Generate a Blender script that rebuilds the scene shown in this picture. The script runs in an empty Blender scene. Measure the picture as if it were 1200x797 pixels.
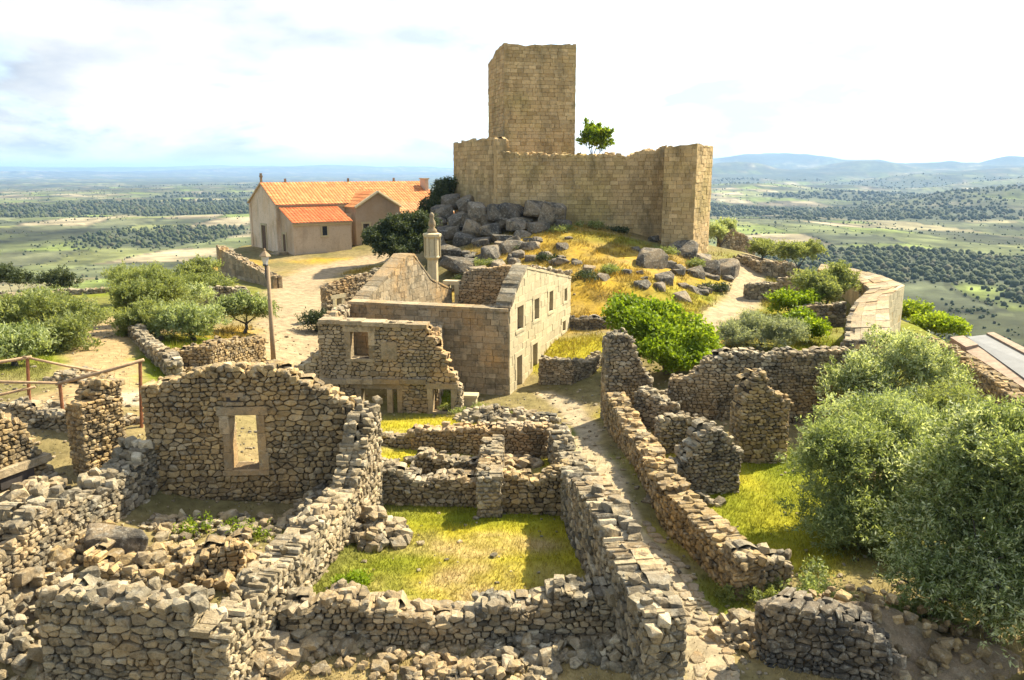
import bpy, bmesh, math, random
import numpy as np
from mathutils import Vector

# ------------------------------------------------------------------ camera, sky, sun, exposure
SC = bpy.context.scene
COL = SC.collection
W_PX, H_PX, F_PX = 1200.0, 797.0, 942.0
PITCH = math.radians(11.9)
CAM_Z = 10.5
SP, CP = math.sin(PITCH), math.cos(PITCH)

cam_d = bpy.data.cameras.new('camera')
cam_d.sensor_width = 36.0
cam_d.lens = 36.0 * F_PX / W_PX
cam_d.clip_start = 0.1
cam_d.clip_end = 80000
cam = bpy.data.objects.new('camera', cam_d)
cam.location = (0, 0, CAM_Z)
cam.rotation_euler = (math.radians(90) - PITCH, 0, 0)
COL.objects.link(cam)
SC.camera = cam

SUN_AZ = math.radians(54)      # to the right of straight ahead
SUN_EL = math.radians(46)
sun_dir = Vector((math.sin(SUN_AZ) * math.cos(SUN_EL), math.cos(SUN_AZ) * math.cos(SUN_EL), math.sin(SUN_EL)))
sd = bpy.data.lights.new('sun', 'SUN')
sd.energy = 5.0
sd.angle = math.radians(0.55)
sd.color = (1.0, 0.90, 0.71)
sun = bpy.data.objects.new('sun', sd)
sun.rotation_euler = sun_dir.to_track_quat('Z', 'Y').to_euler()
sun.location = (40, 30, 60)
COL.objects.link(sun)

world = bpy.data.worlds.new('World')
SC.world = world
world.use_nodes = True
wn, wl = world.node_tree.nodes, world.node_tree.links
wn.clear()
w_out = wn.new('ShaderNodeOutputWorld')
w_bg = wn.new('ShaderNodeBackground')
w_bg.inputs['Strength'].default_value = 0.142
w_sky = wn.new('ShaderNodeTexSky')
w_sky.sky_type = 'NISHITA'
w_sky.sun_disc = False
w_sky.sun_elevation = SUN_EL
w_sky.sun_rotation = SUN_AZ
w_sky.altitude = 500
w_sky.dust_density = 1.5
w_tc = wn.new('ShaderNodeTexCoord')
w_sep = wn.new('ShaderNodeSeparateXYZ')
wl.new(w_tc.outputs['Generated'], w_sep.inputs[0])
w_zz = wn.new('ShaderNodeMath'); w_zz.operation = 'MAXIMUM'; w_zz.inputs[1].default_value = 0.0
wl.new(w_sep.outputs['Z'], w_zz.inputs[0])
w_za = wn.new('ShaderNodeMath'); w_za.operation = 'ADD'; w_za.inputs[1].default_value = 0.30
wl.new(w_zz.outputs[0], w_za.inputs[0])
w_div = wn.new('ShaderNodeVectorMath'); w_div.operation = 'DIVIDE'
w_cmb = wn.new('ShaderNodeCombineXYZ')
for k in range(3):
    wl.new(w_za.outputs[0], w_cmb.inputs[k])
wl.new(w_tc.outputs['Generated'], w_div.inputs[0]); wl.new(w_cmb.outputs[0], w_div.inputs[1])
w_n1 = wn.new('ShaderNodeTexNoise'); w_n1.inputs['Scale'].default_value = 1.35
w_n1.inputs['Detail'].default_value = 9; w_n1.inputs['Roughness'].default_value = 0.56
w_n1.inputs['Distortion'].default_value = 0.35
w_off = wn.new('ShaderNodeVectorMath'); w_off.operation = 'ADD'; w_off.inputs[1].default_value = (0.7, 1.4, 3.1)
wl.new(w_div.outputs[0], w_off.inputs[0]); wl.new(w_off.outputs[0], w_n1.inputs['Vector'])
w_cov = wn.new('ShaderNodeValToRGB')
w_cov.color_ramp.elements[0].position = 0.40; w_cov.color_ramp.elements[0].color = (0.08, 0.08, 0.08, 1)
w_cov.color_ramp.elements[1].position = 0.58; w_cov.color_ramp.elements[1].color = (0.97, 0.97, 0.97, 1)
wl.new(w_n1.outputs['Fac'], w_cov.inputs[0])
w_n2 = wn.new('ShaderNodeTexNoise'); w_n2.inputs['Scale'].default_value = 2.6; w_n2.inputs['Detail'].default_value = 6
wl.new(w_off.outputs[0], w_n2.inputs['Vector'])
w_cc = wn.new('ShaderNodeValToRGB')
w_cc.color_ramp.elements[0].position = 0.38; w_cc.color_ramp.elements[0].color = (1.9, 2.1, 2.4, 1)
w_cc.color_ramp.elements[1].position = 0.60; w_cc.color_ramp.elements[1].color = (3.3, 3.25, 3.1, 1)
wl.new(w_n2.outputs['Fac'], w_cc.inputs[0])
w_dot = wn.new('ShaderNodeVectorMath'); w_dot.operation = 'DOT_PRODUCT'; w_dot.inputs[1].default_value = tuple(sun_dir)
wl.new(w_tc.outputs['Generated'], w_dot.inputs[0])
w_glow = wn.new('ShaderNodeMapRange'); w_glow.interpolation_type = 'SMOOTHSTEP'
w_glow.inputs['From Min'].default_value = -0.2; w_glow.inputs['From Max'].default_value = 0.8
w_glow.inputs['To Min'].default_value = 0.58; w_glow.inputs['To Max'].default_value = 1.25
wl.new(w_dot.outputs['Value'], w_glow.inputs['Value'])
w_scl = wn.new('ShaderNodeVectorMath'); w_scl.operation = 'SCALE'
wl.new(w_cc.outputs[0], w_scl.inputs[0]); wl.new(w_glow.outputs['Result'], w_scl.inputs['Scale'])
w_mix = wn.new('ShaderNodeMix'); w_mix.data_type = 'RGBA'
wl.new(w_cov.outputs[0], w_mix.inputs['Factor'])
wl.new(w_sky.outputs[0], w_mix.inputs['A']); wl.new(w_scl.outputs[0], w_mix.inputs['B'])
wl.new(w_mix.outputs['Result'], w_bg.inputs['Color'])
wl.new(w_bg.outputs[0], w_out.inputs[0])

SC.view_settings.view_transform = 'Standard'
SC.view_settings.look = 'None'
SC.view_settings.gamma = 1.0
SC.view_settings.use_curve_mapping = False
SC.view_settings.exposure = 1.5
SC.render.resolution_x, SC.render.resolution_y = 1024, 680

RNG = np.random.default_rng(11)
random.seed(5)

# ------------------------------------------------------------------ picture <-> place
def tan_at(py):
    v = (H_PX / 2 - py) / F_PX
    return (SP - v * CP) / (CP + v * SP), CP + v * SP

def at_y(px, py, Y):
    """point at forward distance Y seen at a pixel"""
    t, den = tan_at(py)
    return np.array(((px - W_PX / 2) / F_PX * Y / den, Y, CAM_Z - Y * t))

def at_z(px, py, z):
    t, den = tan_at(py)
    return at_y(px, py, (CAM_Z - z) / t)

def px_per_m(p):
    depth = p[1] * CP - (p[2] - CAM_Z) * SP
    return F_PX / max(depth, 0.5)

def project(p):
    d = p[1] * CP - (p[2] - CAM_Z) * SP
    v = p[1] * SP + (p[2] - CAM_Z) * CP
    if d < 0.5:
        return -999, -999
    return W_PX / 2 + F_PX * p[0] / d, H_PX / 2 - F_PX * v / d

# ------------------------------------------------------------------ noise
def _hash(ix, iy, seed):
    h = (ix * 374761393 + iy * 668265263 + seed * 974711) & 0xFFFFFFFF
    h = ((h ^ (h >> 13)) * 1274126177) & 0xFFFFFFFF
    return ((h ^ (h >> 16)) & 0xFFFF) / 65535.0

def vnoise(x, y, seed=0):
    x = np.asarray(x, float); y = np.asarray(y, float)
    ix = np.floor(x).astype(np.int64); iy = np.floor(y).astype(np.int64)
    fx = x - ix; fy = y - iy
    fx = fx * fx * (3 - 2 * fx); fy = fy * fy * (3 - 2 * fy)
    a = _hash(ix, iy, seed); b = _hash(ix + 1, iy, seed)
    c = _hash(ix, iy + 1, seed); d = _hash(ix + 1, iy + 1, seed)
    return (a * (1 - fx) + b * fx) * (1 - fy) + (c * (1 - fx) + d * fx) * fy

def fbm(x, y, seed=0, o=4):
    s = 0; a = 0.5; t = 0
    for k in range(o):
        s = s + a * vnoise(x * 2 ** k + 17 * k, y * 2 ** k - 9 * k, seed + k); t += a; a *= 0.5
    return s / t

def sstep(a, b, x):
    t = np.clip((x - a) / (b - a), 0, 1)
    return t * t * (3 - 2 * t)

# ------------------------------------------------------------------ object helpers
def tag(o, label=None, cat=None, group=None, kind=None):
    if label: o['label'] = label
    if cat: o['category'] = cat
    if group: o['group'] = group
    if kind: o['kind'] = kind
    return o

def link(name, data, parent=None, loc=(0, 0, 0)):
    o = bpy.data.objects.new(name, data)
    COL.objects.link(o)
    o.location = loc
    if parent is not None:
        o.parent = parent
    return o

def np_mesh(name, verts, faces, mat, smooth=False, rnd=None, col=None):
    """faces: (n,k) int array, or list of such arrays with different k"""
    if not isinstance(faces, list):
        faces = [faces]
    faces = [np.asarray(f, dtype=np.int32) for f in faces if len(f)]
    me = bpy.data.meshes.new(name)
    verts = np.asarray(verts, dtype=np.float32)
    nl = sum(f.size for f in faces); nf = sum(len(f) for f in faces)
    me.vertices.add(len(verts)); me.vertices.foreach_set('co', verts.ravel())
    me.loops.add(nl); me.loops.foreach_set('vertex_index', np.concatenate([f.ravel() for f in faces]))
    sizes = np.concatenate([np.full(len(f), f.shape[1], np.int32) for f in faces])
    starts = np.concatenate([[0], np.cumsum(sizes)[:-1]]).astype(np.int32)
    me.polygons.add(nf)
    me.polygons.foreach_set('loop_start', starts)
    try:
        me.polygons.foreach_set('loop_total', sizes)
    except Exception:
        pass
    me.polygons.foreach_set('use_smooth', np.full(nf, smooth, dtype=bool))
    me.update(calc_edges=True)
    if rnd is not None:
        a = me.attributes.new('rnd', 'FLOAT', 'FACE')
        a.data.foreach_set('value', np.asarray(rnd, np.float32))
    if col is not None:
        a = me.attributes.new('col', 'FLOAT_COLOR', 'POINT')
        c4 = np.ones((len(verts), 4), np.float32); c4[:, :3] = col
        a.data.foreach_set('color', c4.ravel())
    me.materials.append(mat)
    return me

def poly_mesh(name, verts, faces, mat, smooth=False, rnd=None):
    by = {}
    order = {}
    for i, f in enumerate(faces):
        by.setdefault(len(f), []).append(f); order.setdefault(len(f), []).append(i)
    fl = [np.array(by[k], np.int32) for k in by]
    r = None
    if rnd is not None:
        rnd = np.asarray(rnd)
        r = np.concatenate([rnd[order[k]] for k in by])
    return np_mesh(name, verts, fl, mat, smooth, r)

BOXF = [(0, 3, 2, 1), (4, 5, 6, 7), (0, 1, 5, 4), (1, 2, 6, 5), (2, 3, 7, 6), (3, 0, 4, 7)]
def box_vf(x0, x1, y0, y1, z0, z1):
    return [(x0, y0, z0), (x1, y0, z0), (x1, y1, z0), (x0, y1, z0), (x0, y0, z1), (x1, y0, z1), (x1, y1, z1), (x0, y1, z1)], BOXF

class MB:
    def __init__(self):
        self.v = []; self.f = []
    def add(self, v, f):
        b = len(self.v); self.v += [tuple(p) for p in v]; self.f += [tuple(i + b for i in q) for q in f]
    def box(self, *a):
        self.add(*box_vf(*a))
    def obox(self, c, d, l, w, z0, z1):
        """box centred at c=(x,y), long axis direction d"""
        d = np.array(d, float); d /= np.linalg.norm(d); n = np.array((-d[1], d[0]))
        P = [np.array(c[:2]) + d * sx * l / 2 + n * sy * w / 2 for sx, sy in ((-1, -1), (1, -1), (1, 1), (-1, 1))]
        self.add([(p[0], p[1], z0) for p in P] + [(p[0], p[1], z1) for p in P], BOXF)
    def prism(self, pts, z0, z1):
        n = len(pts)
        z1s = z1 if hasattr(z1, '__len__') else [z1] * n
        v = [(p[0], p[1], z0) for p in pts] + [(p[0], p[1], z) for p, z in zip(pts, z1s)]
        f = [tuple(range(n))[::-1], tuple(range(n, 2 * n))] + [(i, (i + 1) % n, n + (i + 1) % n, n + i) for i in range(n)]
        self.add(v, f)
    def tube(self, pts, rad, seg=8, cap=True):
        pts = [np.array(p, float) for p in pts]; rings = []
        for i, p in enumerate(pts):
            d = pts[min(i + 1, len(pts) - 1)] - pts[max(i - 1, 0)]
            d /= (np.linalg.norm(d) + 1e-9)
            a = np.cross(d, (0.3, 0.91, 0.2)); a /= np.linalg.norm(a); b = np.cross(d, a)
            rings.append([p + rad[i] * (math.cos(t) * a + math.sin(t) * b) for t in np.linspace(0, 2 * math.pi, seg, endpoint=False)])
        f = []
        for i in range(len(pts) - 1):
            for k in range(seg):
                f.append((i * seg + k, i * seg + (k + 1) % seg, (i + 1) * seg + (k + 1) % seg, (i + 1) * seg + k))
        if cap:
            f.append(tuple(range(seg))[::-1]); f.append(tuple((len(pts) - 1) * seg + k for k in range(seg)))
        self.add([q for r in rings for q in r], f)
    def lathe(self, c, prof, seg=12):
        """prof: (r,z) list"""
        v = []; f = []
        for r, z in prof:
            for t in np.linspace(0, 2 * math.pi, seg, endpoint=False):
                v.append((c[0] + r * math.cos(t), c[1] + r * math.sin(t), c[2] + z))
        for i in range(len(prof) - 1):
            for k in range(seg):
                f.append((i * seg + k, i * seg + (k + 1) % seg, (i + 1) * seg + (k + 1) % seg, (i + 1) * seg + k))
        f.append(tuple(range(seg))[::-1]); f.append(tuple((len(prof) - 1) * seg + k for k in range(seg)))
        self.add(v, f)
    def build(self, name, mat, parent=None, smooth=False, origin=None):
        v = np.array(self.v, float)
        o = np.zeros(3) if origin is None else np.array(origin, float)
        me = poly_mesh(name, v - o, self.f, mat, smooth)
        if parent is not None and origin is None:
            o = np.array(parent.location) * 0
        ob = link(name, me, parent, tuple(o))
        return ob

def rel(parent, p):
    """world point -> location under a (translated only) parent chain"""
    q = np.array(p, float)
    while parent is not None:
        q = q - np.array(parent.location); parent = parent.parent
    return q

def part(mb, name, mat, parent, smooth=False):
    """build a MB given in world coordinates as a child with its own origin"""
    v = np.array(mb.v, float)
    c = v.mean(0)
    me = poly_mesh(name, v - c, mb.f, mat, smooth)
    return link(name, me, parent, tuple(rel(parent, c)))

# ------------------------------------------------------------------ materials
def new_mat(name, rough=0.9, spec=0.15):
    m = bpy.data.materials.new(name); m.use_nodes = True
    n = m.node_tree.nodes; l = m.node_tree.links
    b = n['Principled BSDF']
    b.inputs['Roughness'].default_value = rough
    if 'Specular IOR Level' in b.inputs:
        b.inputs['Specular IOR Level'].default_value = spec
    return m, n, l, b

def nmix(n, l, mode, fac, a, b):
    x = n.new('ShaderNodeMix'); x.data_type = 'RGBA'; x.blend_type = mode
    for key, val in (('Factor', fac), ('A', a), ('B', b)):
        if hasattr(val, 'links'):
            l.new(val, x.inputs[key])
        elif key == 'Factor':
            x.inputs[key].default_value = val
        else:
            x.inputs[key].default_value = tuple(val) + (1,) if len(val) == 3 else val
    return x.outputs['Result']

def nnoise(n, l, vec, scale, detail=3, rough=0.55, lo=None, hi=None):
    x = n.new('ShaderNodeTexNoise'); x.inputs['Scale'].default_value = scale
    x.inputs['Detail'].default_value = detail; x.inputs['Roughness'].default_value = rough
    l.new(vec, x.inputs['Vector'])
    if lo is None:
        return x.outputs['Fac']
    r = n.new('ShaderNodeMapRange'); r.inputs['From Min'].default_value = lo; r.inputs['From Max'].default_value = hi
    l.new(x.outputs['Fac'], r.inputs['Value'])
    return r.outputs['Result']

def nramp(n, l, fac, stops):
    r = n.new('ShaderNodeValToRGB'); e = r.color_ramp.elements
    while len(e) < len(stops):
        e.new(0.5)
    for i, (p, c) in enumerate(stops):
        e[i].position = p; e[i].color = tuple(c) + (1,)
    l.new(fac, r.inputs[0])
    return r.outputs[0]

def nrandom(n, l):
    at = n.new('ShaderNodeAttribute'); at.attribute_name = 'rnd'
    oi = n.new('ShaderNodeObjectInfo')
    a = n.new('ShaderNodeMath'); a.operation = 'ADD'
    l.new(at.outputs['Fac'], a.inputs[0]); l.new(oi.outputs['Random'], a.inputs[1])
    f = n.new('ShaderNodeMath'); f.operation = 'FRACT'
    l.new(a.outputs[0], f.inputs[0])
    return f.outputs[0]

def stone_mat(name, stops, stain=(0.42, 0.27, 0.11), stain_amt=0.5, dark=(0.045, 0.042, 0.034), dark_amt=0.75, lich=(0.47, 0.44, 0.34),
              lich_amt=0.35, bump=0.9, stain_scale=0.45, dlo=0.5, dhi=0.68, dscale=1.7, stretch=1.0, tones=(0.7, 1.28)):
    m, n, l, b = new_mat(name, 0.93, 0.12)
    g = n.new('ShaderNodeNewGeometry'); P = g.outputs['Position']
    r = nrandom(n, l)
    c = nramp(n, l, r, stops)
    s = nnoise(n, l, P, stain_scale, 3, 0.6, 0.47, 0.66)
    sm = n.new('ShaderNodeMath'); sm.operation = 'MULTIPLY'; sm.inputs[1].default_value = stain_amt; sm.use_clamp = True
    l.new(s, sm.inputs[0])
    c = nmix(n, l, 'MIX', sm.outputs[0], c, stain)
    # per stone tone
    tone = n.new('ShaderNodeMapRange'); tone.inputs['To Min'].default_value = tones[0]; tone.inputs['To Max'].default_value = tones[1]
    fr = n.new('ShaderNodeMath'); fr.operation = 'MULTIPLY'; fr.inputs[1].default_value = 7.13
    ff = n.new('ShaderNodeMath'); ff.operation = 'FRACT'
    l.new(r, fr.inputs[0]); l.new(fr.outputs[0], ff.inputs[0]); l.new(ff.outputs[0], tone.inputs['Value'])
    c = nmix(n, l, 'MULTIPLY', 1.0, c, tone.outputs['Result'])
    mp = n.new('ShaderNodeVectorMath'); mp.operation = 'MULTIPLY'; mp.inputs[1].default_value = (1, 1, stretch)
    l.new(P, mp.inputs[0])
    d = nnoise(n, l, mp.outputs[0], dscale, 6, 0.68, dlo, dhi)
    dm = n.new('ShaderNodeMath'); dm.operation = 'MULTIPLY'; dm.inputs[1].default_value = dark_amt; dm.use_clamp = True
    l.new(d, dm.inputs[0])
    c = nmix(n, l, 'MIX', dm.outputs[0], c, dark)
    d2 = nnoise(n, l, P, 5.2, 5, 0.75, 0.54, 0.66)
    d2m = n.new('ShaderNodeMath'); d2m.operation = 'MULTIPLY'; d2m.inputs[1].default_value = dark_amt * .8; d2m.use_clamp = True
    l.new(d2, d2m.inputs[0])
    c = nmix(n, l, 'MIX', d2m.outputs[0], c, dark)
    q = nnoise(n, l, P, 6.5, 5, 0.7, 0.52, 0.66)
    qm = n.new('ShaderNodeMath'); qm.operation = 'MULTIPLY'; qm.inputs[1].default_value = lich_amt; qm.use_clamp = True
    l.new(q, qm.inputs[0])
    c = nmix(n, l, 'MIX', qm.outputs[0], c, lich)
    fn = nnoise(n, l, P, 38, 3, 0.7, 0.25, 0.75)
    fm = n.new('ShaderNodeMapRange'); fm.inputs['To Min'].default_value = 0.72; fm.inputs['To Max'].default_value = 1.22
    l.new(fn, fm.inputs['Value'])
    c = nmix(n, l, 'MULTIPLY', 1.0, c, fm.outputs['Result'])
    l.new(c, b.inputs['Base Color'])
    bn = nnoise(n, l, P, 9, 6, 0.7)
    bp = n.new('ShaderNodeBump'); bp.inputs['Strength'].default_value = bump; bp.inputs['Distance'].default_value = 0.06
    l.new(bn, bp.inputs['Height']); l.new(bp.outputs[0], b.inputs['Normal'])
    return m

M = {}
GREY = [(0.0, (0.11, 0.095, 0.065)), (0.22, (0.27, 0.225, 0.14)), (0.45, (0.36, 0.285, 0.165)), (0.7, (0.19, 0.155, 0.10)), (1.0, (0.43, 0.365, 0.24))]
WARM = [(0.0, (0.15, 0.11, 0.06)), (0.3, (0.33, 0.235, 0.11)), (0.6, (0.42, 0.295, 0.13)), (0.8, (0.22, 0.165, 0.09)), (1.0, (0.45, 0.345, 0.19))]
CAST = [(0.0, (0.46, 0.31, 0.135)), (0.4, (0.55, 0.385, 0.18)), (0.7, (0.60, 0.43, 0.215)), (1.0, (0.49, 0.335, 0.15))]  # lighter tones stand in for light on the shaded castle walls
PALE = [(0.0, (0.44, 0.365, 0.215)), (0.5, (0.50, 0.42, 0.25)), (1.0, (0.46, 0.375, 0.215))]
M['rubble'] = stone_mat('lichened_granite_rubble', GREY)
M['sunlit_tone'] = stone_mat('pale_sunlit_tone_rubble', [(0.0, (0.15, 0.12, 0.07)), (0.3, (0.33, 0.26, 0.15)), (0.6, (0.42, 0.33, 0.195)), (0.8, (0.22, 0.175, 0.105)), (1.0, (0.45, 0.375, 0.245))], stain=(0.44, 0.32, 0.17), stain_amt=.5, dark=(0.07, 0.062, 0.045), dark_amt=.65, dlo=.52, dhi=.68, tones=(.72, 1.2))  # paler copy of the rubble, so the long wall looks brightly sunlit
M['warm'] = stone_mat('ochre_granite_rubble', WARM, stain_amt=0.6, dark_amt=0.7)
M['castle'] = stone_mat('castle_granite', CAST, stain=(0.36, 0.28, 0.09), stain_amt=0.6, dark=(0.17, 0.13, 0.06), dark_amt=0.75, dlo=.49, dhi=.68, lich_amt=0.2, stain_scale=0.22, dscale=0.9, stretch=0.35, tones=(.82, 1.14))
M['pale'] = stone_mat('pale_dressed_stone', PALE, stain=(0.44, 0.38, 0.24), stain_amt=0.4, dark=(0.25, 0.22, 0.16), dark_amt=0.35, lich_amt=0.1, bump=0.35, tones=(.9, 1.1))
M['ashlar'] = stone_mat('weathered_ashlar', [(0.0, (0.25, 0.195, 0.115)), (0.5, (0.33, 0.255, 0.15)), (1.0, (0.39, 0.315, 0.20))], stain=(0.46, 0.28, 0.11), stain_amt=0.7, dark=(0.10, 0.09, 0.06), dark_amt=0.7, lich_amt=0.25, tones=(.8, 1.18))
M['boulder'] = stone_mat('boulder_granite', [(0.0, (0.11, 0.095, 0.07)), (0.5, (0.17, 0.14, 0.095)), (1.0, (0.25, 0.20, 0.13))], stain=(0.33, 0.24, 0.13), stain_amt=0.5, dark=(0.05, 0.048, 0.042), dark_amt=0.85, lich_amt=0.5, bump=1.0, dscale=1.1, dlo=.46, dhi=.62)
M['earth'] = stone_mat('brown_earth', [(0.0, (0.26, 0.19, 0.115)), (1.0, (0.33, 0.25, 0.15))], stain=(0.22, 0.19, 0.08), stain_amt=0.6, dark=(0.13, 0.10, 0.06), dark_amt=0.6, lich_amt=0.25, bump=1.0, dscale=3.0)
M['castle_core'] = stone_mat('castle_mortar', [(0.0, (0.26, 0.19, 0.10)), (1.0, (0.30, 0.22, 0.12))], stain_amt=.2, dark_amt=.3, lich_amt=.1)
M['core'] = stone_mat('earth_mortar_joint_shade', [(0.0, (0.05, 0.04, 0.025)), (1.0, (0.08, 0.06, 0.038))], stain_amt=0.2, dark_amt=0.4, lich_amt=0.05)  # tone lowered to paint deep shadow into the joints between stones
M['church'] = stone_mat('church_render', [(0.0, (0.55, 0.42, 0.28)), (1.0, (0.59, 0.47, 0.33))], stain=(0.48, 0.33, 0.18), stain_amt=0.7, dark=(0.28, 0.22, 0.15), dark_amt=0.6, stretch=.3, dscale=.8, lich_amt=0.1, bump=0.2)

def plain_mat(name, colr, rough=0.8, var=0.25, scale=6.0, bump=0.15, spec=0.2):
    m, n, l, b = new_mat(name, rough, spec)
    g = n.new('ShaderNodeNewGeometry')
    f = nnoise(n, l, g.outputs['Position'], scale, 5, 0.65, 0.3, 0.7)
    lo = tuple(x * (1 - var) for x in colr); hi = tuple(min(0.95, x * (1 + var)) for x in colr)
    c = nramp(n, l, f, [(0.0, lo), (1.0, hi)])
    l.new(c, b.inputs['Base Color'])
    bp = n.new('ShaderNodeBump'); bp.inputs['Strength'].default_value = bump; bp.inputs['Distance'].default_value = 0.05
    l.new(nnoise(n, l, g.outputs['Position'], scale * 4, 4), bp.inputs['Height']); l.new(bp.outputs[0], b.inputs['Normal'])
    return m
M['wood'] = plain_mat('weathered_timber', (0.36, 0.24, 0.13), 0.75, 0.35, 9)
M['rust'] = plain_mat('rusty_timber_post', (0.24, 0.10, 0.045), 0.8, 0.35, 9)
M['door'] = plain_mat('brown_door_timber', (0.11, 0.062, 0.03), 0.7, 0.3, 7)
M['hole_shade'] = plain_mat('painted_hole_shade', (0.05, 0.042, 0.035), 0.9, 0.3, 4)  # near-black fill, painted shade for the insides of holes and openings
M['iron'] = plain_mat('dark_iron', (0.055, 0.052, 0.05), 0.5, 0.3, 9, spec=0.4)
M['lampglass'] = plain_mat('frosted_lantern_glass', (0.5, 0.48, 0.42), 0.25, 0.15, 9, 0.02, 0.5)
M['concrete'] = plain_mat('pole_timber', (0.28, 0.20, 0.115), 0.9, 0.2, 5)
M['panel'] = plain_mat('grey_roof_panel', (0.13, 0.13, 0.115), 0.6, 0.2, 1.5, 0.05, 0.3)
M['capstone'] = plain_mat('pinkish_cap_stone', (0.29, 0.21, 0.14), 0.9, 0.3, 2.5, 0.4)
M['glass'] = plain_mat('dark_window_glass', (0.03, 0.035, 0.04), 0.15, 0.3, 3, 0.0, 0.5)
M['bark'] = plain_mat('grey_olive_bark', (0.10, 0.085, 0.065), 0.95, 0.4, 12, 0.8, 0.1)

def tile_mat(name='orange_clay_tiles', k=(1, 1, 1)):
    m, n, l, b = new_mat(name, 0.85, 0.15)
    g = n.new('ShaderNodeNewGeometry')
    r = nrandom(n, l)
    c = nramp(n, l, r, [(0.0, (0.40, 0.135, 0.05)), (0.5, (0.48, 0.175, 0.062)), (1.0, (0.52, 0.22, 0.085))])
    s = nnoise(n, l, g.outputs['Position'], 0.6, 5, 0.65, 0.5, 0.75)
    sm = n.new('ShaderNodeMath'); sm.operation = 'MULTIPLY'; sm.inputs[1].default_value = 0.5; sm.use_clamp = True
    l.new(s, sm.inputs[0])
    c = nmix(n, l, 'MIX', sm.outputs[0], c, (0.36, 0.17, 0.075))
    c = nmix(n, l, 'MULTIPLY', 1.0, c, k)
    l.new(c, b.inputs['Base Color'])
    return m
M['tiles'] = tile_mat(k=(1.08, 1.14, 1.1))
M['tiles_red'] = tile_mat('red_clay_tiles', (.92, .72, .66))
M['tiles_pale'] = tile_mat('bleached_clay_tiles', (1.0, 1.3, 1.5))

def leaf_mat(name, stops, trans=0.42):
    m, n, l, b = new_mat(name, 0.6, 0.25)
    r = nrandom(n, l)
    c = nramp(n, l, r, stops)
    l.new(c, b.inputs['Base Color'])
    t = n.new('ShaderNodeBsdfTranslucent')
    c2 = nmix(n, l, 'MULTIPLY', 1.0, c, (1.25, 1.2, 0.6))
    l.new(c2, t.inputs['Color'])
    mx = n.new('ShaderNodeMixShader'); mx.inputs[0].default_value = trans + .06
    l.new(b.outputs[0], mx.inputs[1]); l.new(t.outputs[0], mx.inputs[2])
    l.new(mx.outputs[0], n['Material Output'].inputs['Surface'])
    return m
M['olive'] = leaf_mat('olive_leaves', [(0.0, (0.08, 0.11, 0.03)), (0.3, (0.22, 0.27, 0.095)), (0.65, (0.39, 0.44, 0.22)), (1.0, (0.54, 0.58, 0.36))])
M['olivey'] = leaf_mat('yellow_green_olive_leaves', [(0.0, (0.13, 0.16, 0.045)), (0.5, (0.215, 0.25, 0.08)), (1.0, (0.33, 0.36, 0.15))])
M['fig'] = leaf_mat('bright_fig_leaves', [(0.0, (0.09, 0.14, 0.008)), (0.5, (0.20, 0.285, 0.015)), (1.0, (0.36, 0.43, 0.05))], 0.4)
M['darkleaf'] = leaf_mat('dark_evergreen_leaves', [(0.0, (0.035, 0.05, 0.02)), (0.6, (0.07, 0.09, 0.035)), (1.0, (0.12, 0.14, 0.06))], 0.25)
M['greybush'] = leaf_mat('grey_green_broom_leaves', [(0.0, (0.15, 0.18, 0.10)), (0.5, (0.25, 0.28, 0.17)), (1.0, (0.36, 0.39, 0.27))])

def ground_mat(name, detail_scale=1.0, bump=0.4, var=0.5):
    m, n, l, b = new_mat(name, 0.97, 0.05)
    a = n.new('ShaderNodeAttribute'); a.attribute_name = 'col'
    g = n.new('ShaderNodeNewGeometry'); P = g.outputs['Position']
    f = nnoise(n, l, P, 2.2 * detail_scale, 8, 0.72, 0.28, 0.72)
    mr = n.new('ShaderNodeMapRange'); mr.inputs['To Min'].default_value = 1 - var; mr.inputs['To Max'].default_value = 1 + var * 0.8
    l.new(f, mr.inputs['Value'])
    c = nmix(n, l, 'MULTIPLY', 1.0, a.outputs['Color'], mr.outputs['Result'])
    f2 = nnoise(n, l, P, 14 * detail_scale, 5, 0.75, 0.55, 0.7)
    fm = n.new('ShaderNodeMath'); fm.operation = 'MULTIPLY'; fm.inputs[1].default_value = 0.35; fm.use_clamp = True
    l.new(f2, fm.inputs[0])
    c = nmix(n, l, 'MIX', fm.outputs[0], c, nmix(n, l, 'MULTIPLY', 1.0, c, (0.45, 0.42, 0.35)))
    l.new(c, b.inputs['Base Color'])
    bp = n.new('ShaderNodeBump'); bp.inputs['Strength'].default_value = bump; bp.inputs['Distance'].default_value = 0.12 / detail_scale
    l.new(nnoise(n, l, P, 7 * detail_scale, 8, 0.75), bp.inputs['Height']); l.new(bp.outputs[0], b.inputs['Normal'])
    return m
M['ground'] = ground_mat('dry_turf_and_dirt')
M['country'] = ground_mat('far_countryside', 0.012, 0.0, 0.6)

def attr_leaf(name):
    m, n, l, b = new_mat(name, 0.8, 0.1)
    a = n.new('ShaderNodeAttribute'); a.attribute_name = 'col'
    l.new(a.outputs['Color'], b.inputs['Base Color'])
    t = n.new('ShaderNodeBsdfTranslucent'); l.new(a.outputs['Color'], t.inputs['Color'])
    mx = n.new('ShaderNodeMixShader'); mx.inputs[0].default_value = 0.3
    l.new(b.outputs[0], mx.inputs[1]); l.new(t.outputs[0], mx.inputs[2])
    l.new(mx.outputs[0], n['Material Output'].inputs['Surface'])
    return m
M['blade'] = attr_leaf('grass_blades')
M['wood_mass'] = attr_leaf('far_tree_crowns')

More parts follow.
